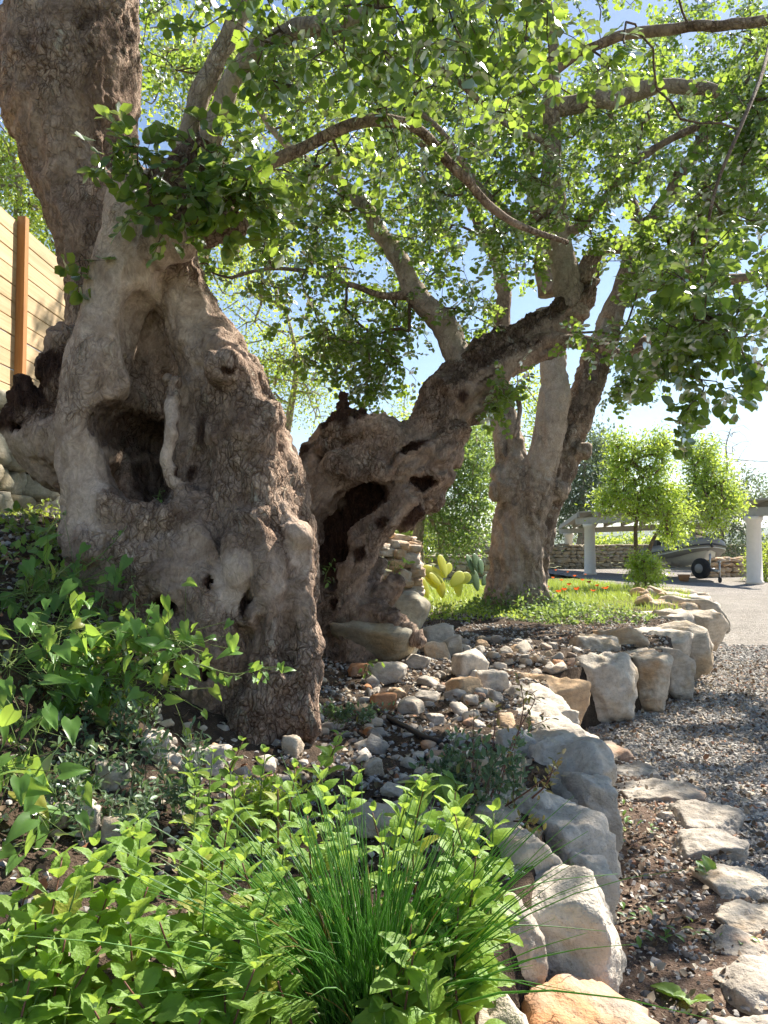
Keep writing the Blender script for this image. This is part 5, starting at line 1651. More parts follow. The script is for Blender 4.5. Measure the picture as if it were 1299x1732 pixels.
# ------------------------------------------------------------------ boat shelter
def carport():
    FR, FL = np.array([12.9, 27.5]), np.array([9.55, 36.6])
    BR, BL = np.array([14.1, 35.5]), np.array([11.0, 47.0])
    t = thing('boat_shelter', (*(0.5 * (FR + FL)), 0), 'open boat shelter with white round columns and a grey timber roof', 'shelter')
    def column(p, h):
        prof = [(0.0, 0.30), (0.10, 0.30), (0.12, 0.265), (h - 0.22, 0.235), (h - 0.2, 0.27), (h - 0.15, 0.275), (h - 0.13, 0.31), (h, 0.32)]
        mb = MB()
        path = np.array([(p[0], p[1], z) for z, r in prof]); rad = [r for z, r in prof]
        V, F = tube(path, rad, 24)
        mb.add(V, F)
        part('column', mb, M['white_plaster'], t)
    hf, hb = 2.36, 2.10
    for p, h in ((FR, hf), (FL, hf), (BR, hb), (BL, hb)):
        column(p, h)
    def beam(a, b, w, hh, name, mat='grey_timber'):
        a = np.array(a, float); b = np.array(b, float)
        d = unit(b - a); s = unit(np.cross(d, [0, 0, 1.0])); u = np.cross(s, d)
        V = []
        for q in (a, b):
            for i, j in ((-1, 0), (1, 0), (1, 1), (-1, 1)):
                V.append(q + s * w / 2 * i + u * hh * j)
        mb = MB(); mb.add(np.array(V), [np.array([[0, 1, 2, 3], [7, 6, 5, 4], [0, 4, 5, 1], [1, 5, 6, 2], [2, 6, 7, 3], [3, 7, 4, 0]])])
        return part(name, mb, M[mat], t, smooth=False)
    df = unit(FL - FR); db = unit(BL - BR)
    f0, f1 = FR - df * 0.9, FL + df * 1.0
    b0, b1 = BR - db * 0.9, BL + db * 1.0
    beam((*f0, hf + 0.003), (*f1, hf + 0.003), 0.2, 0.30, 'beam')
    beam((*b0, hb + 0.003), (*b1, hb + 0.003), 0.2, 0.28, 'beam')
    n = 9
    tops = []
    for k in range(n):
        s = k / (n - 1)
        a = f0 * (1 - s) + f1 * s; b = b0 * (1 - s) + b1 * s
        e = unit(b - a)
        a3 = (*(a - e * 0.6), hf + 0.31 + 0.02); b3 = (*(b + e * 0.5), hb + 0.29)
        beam(a3, b3, 0.12, 0.2, 'rafter')
        tops.append((np.array(a3) + [0, 0, 0.21], np.array(b3) + [0, 0, 0.21]))
    mb = MB()
    V = np.array([tops[0][0], tops[-1][0], tops[-1][1], tops[0][1]])
    V = np.vstack([V, V + np.array([0, 0, 0.05])])
    mb.add(V, [np.array([[3, 2, 1, 0], [4, 5, 6, 7], [0, 1, 5, 4], [1, 2, 6, 5], [2, 3, 7, 6], [3, 0, 4, 7]])])
    part('roof', mb, M['roof_sheet'], t, smooth=False)
    # floodlight on the end of the roof
    mb = MB()
    q = np.array([*(FR - df * 0.8), hf + 0.42]) + np.array([0.05, -0.75, 0])
    mb.box(q - [0.16, 0.06, 0.1], q + [0.16, 0.06, 0.1])
    part('floodlight', mb, M['boat_dark'], t, smooth=False)
carport()

def boat():
    """grey rigid inflatable, bow towards the camera"""
    bow = np.array([12.05, 28.9]); axis = unit(np.array([0.05, 1.0])); side = np.array([axis[1], -axis[0]])   # side points right
    t = thing('inflatable_boat', (*(bow + axis * 3), 0.2), 'grey rigid inflatable boat with white console parked under the shelter', 'boat')
    def W(s, l, z):
        q = bow + axis * s + side * l
        return np.array([q[0], q[1], z])
    # one tube sweeping from the stern round the bow
    left = [(6.2, -0.85, 1.02), (4.5, -0.88, 1.04), (3.0, -0.86, 1.10), (1.8, -0.76, 1.2), (0.9, -0.5, 1.34), (0.45, 0, 1.42)]
    pts = left + [(s, -l, z) for s, l, z in left[-2::-1]]
    path = spline(np.array([W(*p) for p in pts]), 8)
    n = len(path)
    rad = 0.29 - 0.04 * np.exp(-((np.arange(n) - n / 2) / (n * 0.12)) ** 2)
    rad[:3] = [0.05, 0.15, 0.24]; rad[-3:] = [0.24, 0.15, 0.05]
    mb = MB(); mb.tube(path, rad, 18)
    part('tube', mb, M['boat_tube'], t)
    tt, nn, bb = frames(path)
    for dz, out, mat in ((-0.02, 0.285, 'boat_dark'), (-0.13, 0.262, 'boat_white')):
        mb = MB()
        cen = W(3, 0, 1)
        pp = []
        for q, r in zip(path[3:-3], rad[3:-3]):
            v = q - np.array([*(bow + axis * max(1.2, min(5.5, float((q[:2] - bow) @ axis)))), q[2]])
            v[2] = 0
            v = unit(v)
            pp.append(q + v * r * (out / 0.28) + np.array([0, 0, dz]))
        mb.tube(np.array(pp), 0.035 if mat == 'boat_dark' else 0.022, 6)
        part('rubbing_strake', mb, M[mat], t)
    # v hull
    secs = []
    for s, w, keel, chine in ((0.5, 0.1, 1.15, 1.25), (0.9, 0.45, 0.85, 1.15), (1.6, 0.7, 0.62, 1.0), (3.0, 0.82, 0.52, 0.9), (6.1, 0.82, 0.5, 0.85)):
        secs.append(np.array([W(s, -w, chine + 0.1), W(s, -w * 0.92, chine - 0.08), W(s, 0, keel), W(s, w * 0.92, chine - 0.08), W(s, w, chine + 0.1)]))
    mb = MB(); mb.add(*grid_sheet(secs))
    mb.add(np.array([W(0.9, -0.5, 1.2), W(0.9, 0.5, 1.2), W(6.1, 0.8, 1.0), W(6.1, -0.8, 1.0)]), [np.array([[0, 1, 2, 3]])])
    part('hull', mb, M['boat_white'], t)
    # console with windscreen and canopy frame
    mb = MB()
    secs = []
    for z, a, b, w in ((0.95, 2.7, 3.6, 0.45), (1.45, 2.75, 3.55, 0.43), (1.85, 2.95, 3.5, 0.36), (1.9, 3.0, 3.45, 0.3)):
        secs.append(np.array([W(a, -w, z), W(a, w, z), W(b, w, z), W(b, -w, z), W(a, -w, z)]))
    mb.add(*grid_sheet(secs)); mb.add(np.array(secs[-1][:4]), [np.array([[0, 1, 2, 3]])])
    part('console', mb, M['boat_white'], t, smooth=False)
    mb = MB()
    mb.add(*grid_sheet([np.array([W(2.96, -0.36, 1.86), W(2.9, 0, 1.88), W(2.96, 0.36, 1.86)]), np.array([W(3.15, -0.32, 2.1), W(3.1, 0, 2.13), W(3.15, 0.32, 2.1)])]))
    part('windscreen', mb, M['boat_dark'], t)
    mb = MB()
    q = [np.array([W(2.6, l, 2.02 - 0.25 * (l / 0.8) ** 2 - 0.1) for l in np.linspace(-0.8, 0.8, 9)]), np.array([W(4.2, l, 2.06 - 0.25 * (l / 0.8) ** 2) for l in np.linspace(-0.8, 0.8, 9)])]
    mb.add(*grid_sheet(q))
    part('bimini', mb, M['boat_dark'], t)
    for sg in (-1, 1):
        mb = MB(); mb.tube(spline(np.array([W(3.2, sg * 0.85, 1.2), W(3.3, sg * 0.84, 1.6), W(3.4, sg * 0.78, 1.85)]), 4), 0.018, 6)
        part('rail', mb, M['steel'], t)
    mb = MB(); mb.box(W(6.4, 0, 0.6) - [0.25, 0.3, 0], W(6.4, 0, 0.6) + [0.25, 0.3, 1.0])
    part('outboard_motor', mb, M['boat_dark'], t, smooth=False)
    mb = MB(); mb.tube(np.array([W(0.62, 0, 1.62), W(0.3, 0.02, 1.5), W(0.14, 0.03, 1.3)]), [0.05, 0.07, 0.05], 8)
    part('bow_handle', mb, M['boat_dark'], t)
    # trailer
    tr = thing('boat_trailer', (*(bow + axis * 2), 0), 'galvanised trailer with dark wheels carrying the grey inflatable boat', 'trailer')
    mb = MB()
    mb.tube(np.array([W(-0.35, 0.05, 0.42), W(0.6, 0, 0.45), W(5.6, 0, 0.45)]), 0.05, 8)
    for s in (2.2, 4.6):
        mb.tube(np.array([W(s, -0.85, 0.42), W(s, 0.85, 0.42)]), 0.04, 8)
    mb.tube(np.array([W(0.35, 0, 0.42), W(0.30, 0, 1.05)]), 0.04, 8)
    part('frame', mb, M['steel'], tr)
    def wheel(c, ax, r, w, name='wheel'):
        ax = np.array([ax[0], ax[1], 0.0])
        path = np.array([c - ax * w, c - ax * w * 0.9, c - ax * w * 0.5, c + ax * w * 0.5, c + ax * w * 0.9, c + ax * w])
        mb = MB(); mb.tube(path, [r * 0.78, r * 0.92, r, r, r * 0.92, r * 0.78], 28)
        o = part(name, mb, M['tyre'], tr)
        mb = MB(); mb.tube(np.array([c - ax * (w + 0.012), c + ax * (w + 0.012)]), r * 0.46, 20)
        part('rim', mb, M['boat_tube'], o)
    wheel(W(0.25, -0.36, 0.50), unit(axis * 0.55 + side * 0.85), 0.38, 0.12, 'spare_wheel')
    for sg in (-1, 1):
        wheel(W(4.2, sg * 1.0, 0.34), side, 0.34, 0.1)
    mb = MB()
    mb.tube(np.array([W(-0.3, 0.12, 0.16), W(-0.3, 0.12, 0.75)]), 0.035, 10)
    mb.tube(np.array([W(-0.3, 0.12, 0.72), W(-0.3, 0.12, 0.80)]), 0.06, 10)
    part('jockey_stand', mb, M['steel'], tr)
    wheel(W(-0.3, 0.12, 0.11), side, 0.11, 0.04, 'jockey_wheel')
    # pot by the trailer
    mb = MB()
    c = bow + axis * 0.5 - side * 0.9
    mb.tube(np.array([(c[0], c[1], 0.02), (c[0], c[1], 0.24), (c[0], c[1], 0.27), (c[0], c[1], 0.26), (c[0], c[1], 0.1)]), [0.15, 0.22, 0.24, 0.2, 0.16], 18)
    solo('flower_pot', mb, M['terracotta'], 'small terracotta pot on the gravel beside the trailer wheel', 'pot', loc=(c[0], c[1], 0))
boat()

def small_fixtures():
    # black irrigation hose in the rubble
    q = [ground_hit(px, py) + np.array([0, 0, 0.02]) for px, py in ((622, 1175), (632, 1200), (655, 1222), (690, 1240), (720, 1258), (745, 1268))]
    mb = MB(); mb.tube(spline(np.array(q), 6), 0.014, 10)
    solo('irrigation_hose', mb, M['hose'], 'black irrigation hose lying across the rubble', 'hose', loc=q[2])
    a, b = P(1020, 742, 60), P(1420, 785, 60)
    s = np.linspace(0, 1, 24)[:, None]
    path = a * (1 - s) + b * s; path[:, 2] -= 0.5 * np.sin(math.pi * s[:, 0])
    mb = MB(); mb.tube(path, 0.03, 5)
    solo('power_cable', mb, M['cable'], 'thin overhead cable crossing the sky above the shelter', 'cable', loc=a)
small_fixtures()
# ------------------------------------------------------------------ plants
def leaf_grid(L_w=0.5, nu=9, nv=7, serr=0.06, quilt=0.025, cup=0.2, fold=0.12, prof=None, seed=0, bend=0.0, notch=0.0):
    """detailed leaf along +Y: toothed edge, sunk veins, folded and curled; unit length"""
    rg = np.random.default_rng(seed)
    prof = prof or (lambda t: math.sin(math.pi * min(1, t) ** 0.8) ** 0.75)
    V = []
    for i in range(nu):
        t = i / (nu - 1)
        w = L_w * max(prof(t), 0.015)
        for j in range(nv):
            s = j / (nv - 1) * 2 - 1
            ww = w * (1 + (serr * (1 if i % 2 else -1) if abs(s) > 0.99 else 0))
            y = t - 0.10 * abs(s) * (1 - t) * 0 - notch * (abs(s) ** 1.5) * max(0, 1 - t * 3.5)
            z = fold * abs(s) * w - cup * (t - 0.25) ** 2 + quilt * (1 if (i + (j % 2)) % 2 else -1) * (1 - abs(s)) * (0 < i < nu - 1) - quilt * 1.5 * (j == nv // 2)
            z += 0.02 * math.sin(5 * t + 4 * s + seed)
            V.append((s * ww + bend * t * t, y + 0.05 * abs(s) * t * (1 - t) * -1, z))
    V = np.array(V)
    F = [(i * nv + j, i * nv + j + 1, (i + 1) * nv + j + 1, (i + 1) * nv + j) for i in range(nu - 1) for j in range(nv - 1)]
    return V, [np.array(F)]

MINT = [mesh_np('leaf', *leaf_grid(0.36, 11, 7, 0.07, 0.016, 0.25 + 0.12 * k, 0.2, None, k, 0.04 * (k - 2)), [M['leaf_mint']], True) for k in range(5)]
HEART = [mesh_np('leaf', *leaf_grid(0.40, 9, 7, 0.0, 0.006, 0.2 + 0.1 * k, 0.16, lambda t: (1 - t) ** 0.75 * min(1, (t + 0.16) * 3.2), k, 0.05 * (k - 1.5), 0.17), [M['leaf_vine']], True) for k in range(4)]
OBLONG = [mesh_np('leaf', *leaf_grid(0.22, 9, 5, 0.10, 0.004, 0.4, 0.2, lambda t: math.sin(math.pi * t ** 1.2) ** 0.7, k, 0.05), [M['leaf_vine']], True) for k in range(3)]

def mint(px, py, D, seed, top, label, group, mats=None, Lmax=0.062, lean=(0, 0)):
    """one stem of mint: tip seen at (px, py) at depth D"""
    rg = np.random.default_rng(seed)
    ztip = float(np.interp(py, [1250, 1390, 1720], [0.74, 0.76, 0.58])) + rg.normal(0, 0.015)
    D = (CAM_Z - ztip) * FPX / (py - 925.0)
    tip = P(px, py, D)
    base = np.array([tip[0] - lean[0] + rg.normal(0, 0.02), tip[1] - lean[1] + rg.normal(0, 0.02), 0])
    base[2] = float(zb(base[0], base[1])) - 0.01
    h = max(tip[2] - base[2], 0.08)
    Lmax *= rg.uniform(0.8, 1.25)
    t = thing('mint_plant', base, label, 'herb', group)
    mid = 0.5 * (base + tip) + np.array([rg.normal(0, 0.02), rg.normal(0, 0.02), 0.02])
    path = spline(np.array([base, mid, tip]), 7)
    mb = MB(); mb.tube(path, np.linspace(0.0032, 0.0014, len(path)), 6)
    part('stem', mb, M['stem_red' if rg.random() < 0.6 else 'stem_green'], t)
    n = max(4, int(round(h / 0.036)))
    a0 = rg.uniform(0, 6.28)
    for k in range(n + 1):
        s = (k + 0.5) / (n + 0.5) if k < n else 1.0
        q = path[min(len(path) - 1, int(round(s * (len(path) - 1))))]
        q = np.array([np.interp(s * (len(path) - 1), np.arange(len(path)), path[:, c]) for c in range(3)])
        if s < 0.28 and rg.random() < 0.5: continue
        L = Lmax * float(np.interp(s, [0, 0.35, 0.75, 1.0], [0.75, 1.0, 0.85, 0.36])) * rg.uniform(0.85, 1.15)
        el = float(np.interp(s, [0, 0.7, 1], [0.3, 0.55, 1.0])) + rg.normal(0, 0.2)
        for m in range(2):
            a = a0 + k * math.pi / 2 + m * math.pi + rg.normal(0, 0.2)
            f = np.array([math.cos(a) * math.cos(el), math.sin(a) * math.cos(el), math.sin(el)])
            up = np.array([-math.cos(a) * math.sin(el), -math.sin(a) * math.sin(el), math.cos(el)]) + rg.normal(0, 0.15, 3)
            piece('leaf', MINT[int(rg.integers(0, 5))], basis(q + f * 0.006, f, up, L), t)

ORD = ['first', 'second', 'third', 'fourth', 'fifth', 'sixth', 'seventh', 'eighth', 'ninth', 'tenth', 'eleventh', 'twelfth', 'thirteenth', 'fourteenth', 'fifteenth', 'sixteenth', 'seventeenth', 'eighteenth', 'nineteenth', 'twentieth']

def make_mint():
    rng = np.random.default_rng(21)
    left = [(50, 1490, 1.85), (105, 1450, 1.95), (160, 1435, 2.0), (215, 1400, 2.1), (385, 1385, 2.02), (240, 1390, 2.15), (300, 1465, 1.9), (250, 1500, 1.85), (130, 1500, 1.8), (180, 1520, 1.78), (60, 1560, 1.7), (20, 1600, 1.65), (110, 1590, 1.66), (170, 1600, 1.65), (220, 1580, 1.68), (270, 1560, 1.72), (330, 1540, 1.76), (340, 1430, 1.95),
            (300, 1620, 1.6), (360, 1610, 1.62), (430, 1560, 1.7), (120, 1670, 1.56), (50, 1660, 1.56), (210, 1660, 1.55), (280, 1690, 1.53), (380, 1680, 1.55), (430, 1640, 1.58), (12, 1700, 1.52), (160, 1710, 1.5), (460, 1500, 1.8), (410, 1460, 1.88), (350, 1490, 1.85), (80, 1640, 1.6), (240, 1720, 1.5), (340, 1722, 1.5), (470, 1660, 1.56), (25, 1530, 1.75)]
    row = lambda q: 0 if q[1] < 1480 else (1 if q[1] < 1600 else 2)
    for i, (px, py, D) in enumerate(left):
        rk = sorted(q[0] for q in left if row(q) == row((px, py))).index(px)
        mint(px, py, D, 300 + i, py, 'mint stem, %s from the left in the %s row of the lower left patch' % (ORD[rk], ('back', 'middle', 'front')[row((px, py))]), 'mint stems at the lower left', lean=(rng.normal(0, 0.03), rng.normal(0.0, 0.03)), Lmax=0.072)
    mid = [(410, 1255, 2.45), (448, 1275, 2.4), (575, 1245, 2.35), (540, 1300, 2.3), (470, 1335, 2.25), (500, 1300, 2.32), (605, 1310, 2.2), (390, 1310, 2.35), (330, 1345, 2.3), (520, 1380, 2.1), (440, 1400, 2.05), (570, 1380, 2.08), (480, 1430, 1.98), (630, 1375, 2.1), (320, 1290, 2.45), (360, 1275, 2.5)]
    for i, (px, py, D) in enumerate(mid):
        rk = sorted((q[0], q[1]) for q in mid).index((px, py))
        mint(px, py, D, 400 + i, py, 'sunlit mint stem, %s from the left between old trunk and chives' % ORD[rk], 'mint stems behind the chives', Lmax=0.056 if i != 2 else 0.075)
    right = [(770, 1380, 2.0), (800, 1425, 1.95), (835, 1375, 2.05), (775, 1480, 1.85), (755, 1525, 1.75), (700, 1610, 1.6), (755, 1565, 1.68), (660, 1670, 1.55), (720, 1655, 1.55), (775, 1535, 1.78), (695, 1560, 1.66), (720, 1320, 2.3), (690, 1345, 2.25), (770, 1340, 2.2), (650, 1712, 1.52), (765, 1455, 1.9), (805, 1450, 1.9)]
    for i, (px, py, D) in enumerate(right):
        rk = sorted((q[1], q[0]) for q in right).index((py, px))
        mint(px, py, D, 500 + i, py, 'large-leaved mint stem beside the boulder wall, %s from the back' % ORD[rk], 'mint stems beside the boulder wall', Lmax=0.072)
make_mint()

def chives():
    rng = np.random.default_rng(31)
    c = P(632, 1735, 1.43); c[2] = float(zb(c[0], c[1]))
    t = thing('chive_clump', c, 'thick clump of thin dark green chive blades in the foreground', 'herb')
    def blades(n, mat, name, lo=0.24, hi=0.46, spread=1.12):
        mb = MB()
        for i in range(n):
            a = rng.uniform(0, 6.28); r = 0.085 * math.sqrt(rng.random())
            b = c + np.array([math.cos(a) * r, math.sin(a) * r * 0.8, -0.01])
            L = rng.uniform(lo, hi)
            out = np.array([math.cos(a + rng.normal(0, 0.5)), math.sin(a + rng.normal(0, 0.5)) * 0.8, 0]) * (0.12 + 0.55 * (r / 0.085)) * rng.uniform(0.3, 1.4) * spread
            bendf = rng.uniform(0.0, 0.8) ** 1.5
            s = np.linspace(0, 1, 8)[:, None]
            p = b + np.array([0, 0, 1.0]) * L * (s - bendf * 0.45 * s ** 2.6) + out * L * (0.35 * s + 0.75 * s ** 2)
            w = rng.uniform(0.0014, 0.0026)
            V, F = tube(p, w * (1 - 0.85 * s[:, 0] ** 2.5), 4, False)
            mb.add(V, F, tint=rng.random())
        part(name, mb, M[mat], t, kind='stuff')
    blades(470, 'leaf_chive', 'blades')
    blades(26, 'leaf_red', 'withered_blades', 0.2, 0.4)
    # a few long blades lying out over the boulder
    mb = MB()
    for q in ([(700, 1560, 1.7), (820, 1520, 1.75), (930, 1490, 1.85), (1045, 1478, 2.0)], [(680, 1600, 1.65), (800, 1570, 1.7), (900, 1565, 1.75), (1025, 1575, 1.8)], [(660, 1560, 1.62), (760, 1600, 1.6), (850, 1612, 1.62)], [(560, 1640, 1.5), (640, 1690, 1.42), (710, 1712, 1.4)], [(640, 1520, 1.6), (700, 1515, 1.55), (770, 1535, 1.5)]):
        p = spline(np.array([P(*v) for v in q]), 6)
        mb.tube(p, np.linspace(0.0026, 0.0007, len(p)), 5, True, tint=rng.random())
    part('fallen_blades', mb, M['leaf_chive'], t)
chives()

def vine(label, cat, pts, n, size, seed, scatter=0.10, group=None, meshes=None, stem='stem_green', face=(0.1, -0.55, 0.75), name='climbing_vine'):
    rg = np.random.default_rng(seed)
    path = spline(np.array([P(*p) for p in pts]), 8)
    t = thing(name, path[0], label, cat, group)
    mb = MB(); mb.tube(path, np.linspace(0.0035, 0.0012, len(path)), 6)
    pos = []
    for k in range(n):
        u = rg.random() * (len(path) - 1)
        q = np.array([np.interp(u, np.arange(len(path)), path[:, c]) for c in range(3)])
        o = rg.normal(0, scatter, 3) * np.array([1, 0.7, 0.8])
        pos.append((q, q + o, u / (len(path) - 1)))
    V, F = sticks(np.array([a for a, b, u in pos]), np.array([b for a, b, u in pos]), 0.0014, 0.0009, 4)
    mb.add(V, F)
    part('stem', mb, M[stem], t)
    meshes = meshes or HEART
    for a, b, u in pos:
        f = np.array([0.25, -0.35, -0.45]) + rg.normal(0, 0.5, 3)
        up = np.array(face) + rg.normal(0, 0.35, 3)
        piece('leaf', meshes[int(rg.integers(0, len(meshes)))], basis(b, f, up, size * rg.uniform(0.6, 1.2) * (1.1 - 0.5 * u)), t)
    return t

def vines():
    vine('sunlit heart-leaved vine mass spilling in front of the old trunk', 'vine', [(120, 1140, 2.8), (200, 1090, 2.8), (270, 1070, 2.85), (330, 1100, 2.88)], 85, 0.095, 1, 0.10)
    vine('lower sunlit vine leaves hanging over the pale stones', 'vine', [(90, 1160, 2.7), (170, 1150, 2.72), (240, 1150, 2.75), (290, 1170, 2.8)], 75, 0.082, 2, 0.085)
    vine('thin vine shoot reaching out rightward across the base of the old trunk', 'vine', [(290, 1110, 2.85), (340, 1125, 2.88), (395, 1140, 2.9), (440, 1130, 2.92), (478, 1128, 2.94)], 24, 0.06, 3, 0.028)
    vine('shaded dark vine leaves along the slope at the left edge', 'vine', [(0, 1010, 3.0), (60, 1000, 3.1), (110, 1000, 3.2), (140, 980, 3.3)], 80, 0.085, 4, 0.13)
    vine('shaded vine with broad leaves at the left edge below the sunlit one', 'vine', [(10, 1130, 2.6), (60, 1090, 2.7), (120, 1060, 2.8), (170, 1050, 2.9)], 80, 0.09, 5, 0.12)
    vine('large shaded heart leaves at the left edge above the mint', 'vine', [(0, 1290, 2.15), (40, 1330, 2.12), (60, 1400, 2.05), (10, 1470, 1.95)], 34, 0.10, 6, 0.08)
    vine('dark vine leaves under the sunlit vine beside the grey shrub', 'vine', [(20, 1210, 2.4), (60, 1240, 2.38), (30, 1290, 2.3)], 40, 0.085, 7, 0.10)
    vine('pale vine shoot climbing the left foot of the old trunk', 'vine', [(80, 1010, 3.1), (130, 970, 3.2), (180, 930, 3.3), (215, 890, 3.38)], 16, 0.055, 8, 0.035, meshes=OBLONG)
    vine('upright yellow-tipped shoot in front of the dark hole at the trunk base', 'vine', [(230, 1060, 2.95), (228, 1020, 2.98), (225, 985, 3.0)], 12, 0.045, 9, 0.02, meshes=OBLONG)
    vine('heart-shaped leaves between the mint patch and the chives', 'vine', [(430, 1690, 1.5), (500, 1660, 1.52), (520, 1620, 1.55), (500, 1560, 1.6)], 14, 0.07, 10, 0.05)
    vine('single broad leaves in front of the leafy sprig', 'vine', [(690, 1330, 2.3), (740, 1320, 2.32), (790, 1330, 2.3)], 10, 0.10, 11, 0.05)
    vine('tiny green weed sprouting inside the big hollow', 'weed', [(268, 870, 3.52), (268, 850, 3.5), (270, 828, 3.5)], 14, 0.035, 12, 0.022, meshes=OBLONG, name='weed')
    vine('tiny fresh weed on the foot of the leaning tree', 'weed', [(548, 985, 5.75), (552, 970, 5.73), (560, 955, 5.72)], 12, 0.05, 13, 0.04, meshes=OBLONG, name='weed')
    vine('little green seedling beside the rust red stone', 'weed', [(616, 1135, 5.0), (622, 1122, 5.0), (628, 1116, 5.0)], 8, 0.055, 14, 0.03, meshes=OBLONG, name='weed')
    vine('bright green weed in front of the sunlit stone pile', 'weed', [(665, 980, 6.6), (668, 960, 6.6), (664, 940, 6.6)], 16, 0.07, 15, 0.06, meshes=OBLONG, name='weed')
    # weeds in the path
    for i, (px, py, z, n, s, lab) in enumerate(((1215, 1492, 0.04, 9, 0.11, 'dandelion rosette between the edging slabs'), (1160, 1690, 0.04, 5, 0.075, 'small round-leaved weed at the bottom of the soil path'), (1020, 1385, 0.04, 26, 0.04, 'low green weed patch in the soil path beside the boulders'), (1085, 1565, 0.04, 20, 0.038, 'scrappy green weed in the middle of the soil path'), (1150, 1560, 0.04, 12, 0.035, 'faint weed seedlings right of the scrappy weed'), (1072, 1395, 0.04, 12, 0.035, 'seedling tuft right of the low weed patch'))):
        p = ground_hit(px, py, z=z)
        rg = np.random.default_rng(80 + i)
        t = thing('weed', p, lab, 'weed')
        for k in range(n):
            a = rg.uniform(0, 6.28); el = rg.uniform(0.1, 0.9)
            f = np.array([math.cos(a) * math.cos(el), math.sin(a) * math.cos(el), math.sin(el)])
            sp = 0.012 if i < 2 else 0.11
            q = p + np.array([rg.normal(0, sp), rg.normal(0, sp), 0.0 if i < 2 else 0.01])
            piece('leaf', OBLONG[k % 3] if i != 1 else MINT[k % 5], basis(q, f, np.array([0, 0, 1.0]) - 0.3 * f, s * rg.uniform(0.7, 1.2)), t)
vines()

def spray_bush(name, label, cat, stems, rng, leaf, L, per, mat, stemmat, rad=0.003, whorl=False, spread=0.5, jitter=0.01, group=None):
    """stems: list of pixel paths; leaves set along them"""
    P0 = P(*stems[0][0])
    t = thing(name, P0, label, cat, group)
    mb = MB(); lp, lf, lu, ls = [], [], [], []
    for st in stems:
        path = spline(np.array([P(*q) for q in st]), 7)
        mb.tube(path, np.linspace(rad, rad * 0.35, len(path)), 5)
        for k in range(per):
            u = (0.15 + 0.85 * (k + rng.random()) / per) * (len(path) - 1)
            q = np.array([np.interp(u, np.arange(len(path)), path[:, c]) for c in range(3)])
            i = min(int(u), len(path) - 2)
            d = unit(path[i + 1] - path[i])
            sd = unit(np.cross(d, rng.normal(size=3)))
            for m in ((-1, 1) if not whorl else (-1, 1, 0)):
                f = sd * m + d * 0.5 + rng.normal(0, 0.25, 3) + (np.array([0, 0, 0.3]) if m == 0 else 0)
                lp.append(q + rng.normal(0, jitter, 3)); lf.append(f); lu.append(np.array([0.1, -0.3, 0.9]) + rng.normal(0, spread, 3)); ls.append(L * rng.uniform(0.6, 1.2))
    part('stems', mb, M[stemmat], t)
    V, F, ti = place(leaf, np.array(lp), np.array(lf), np.array(lu), np.array(ls), rng)
    mb = MB(); mb.add(V, F, tint=ti)
    part('leaves', mb, M[mat], t, kind='stuff')

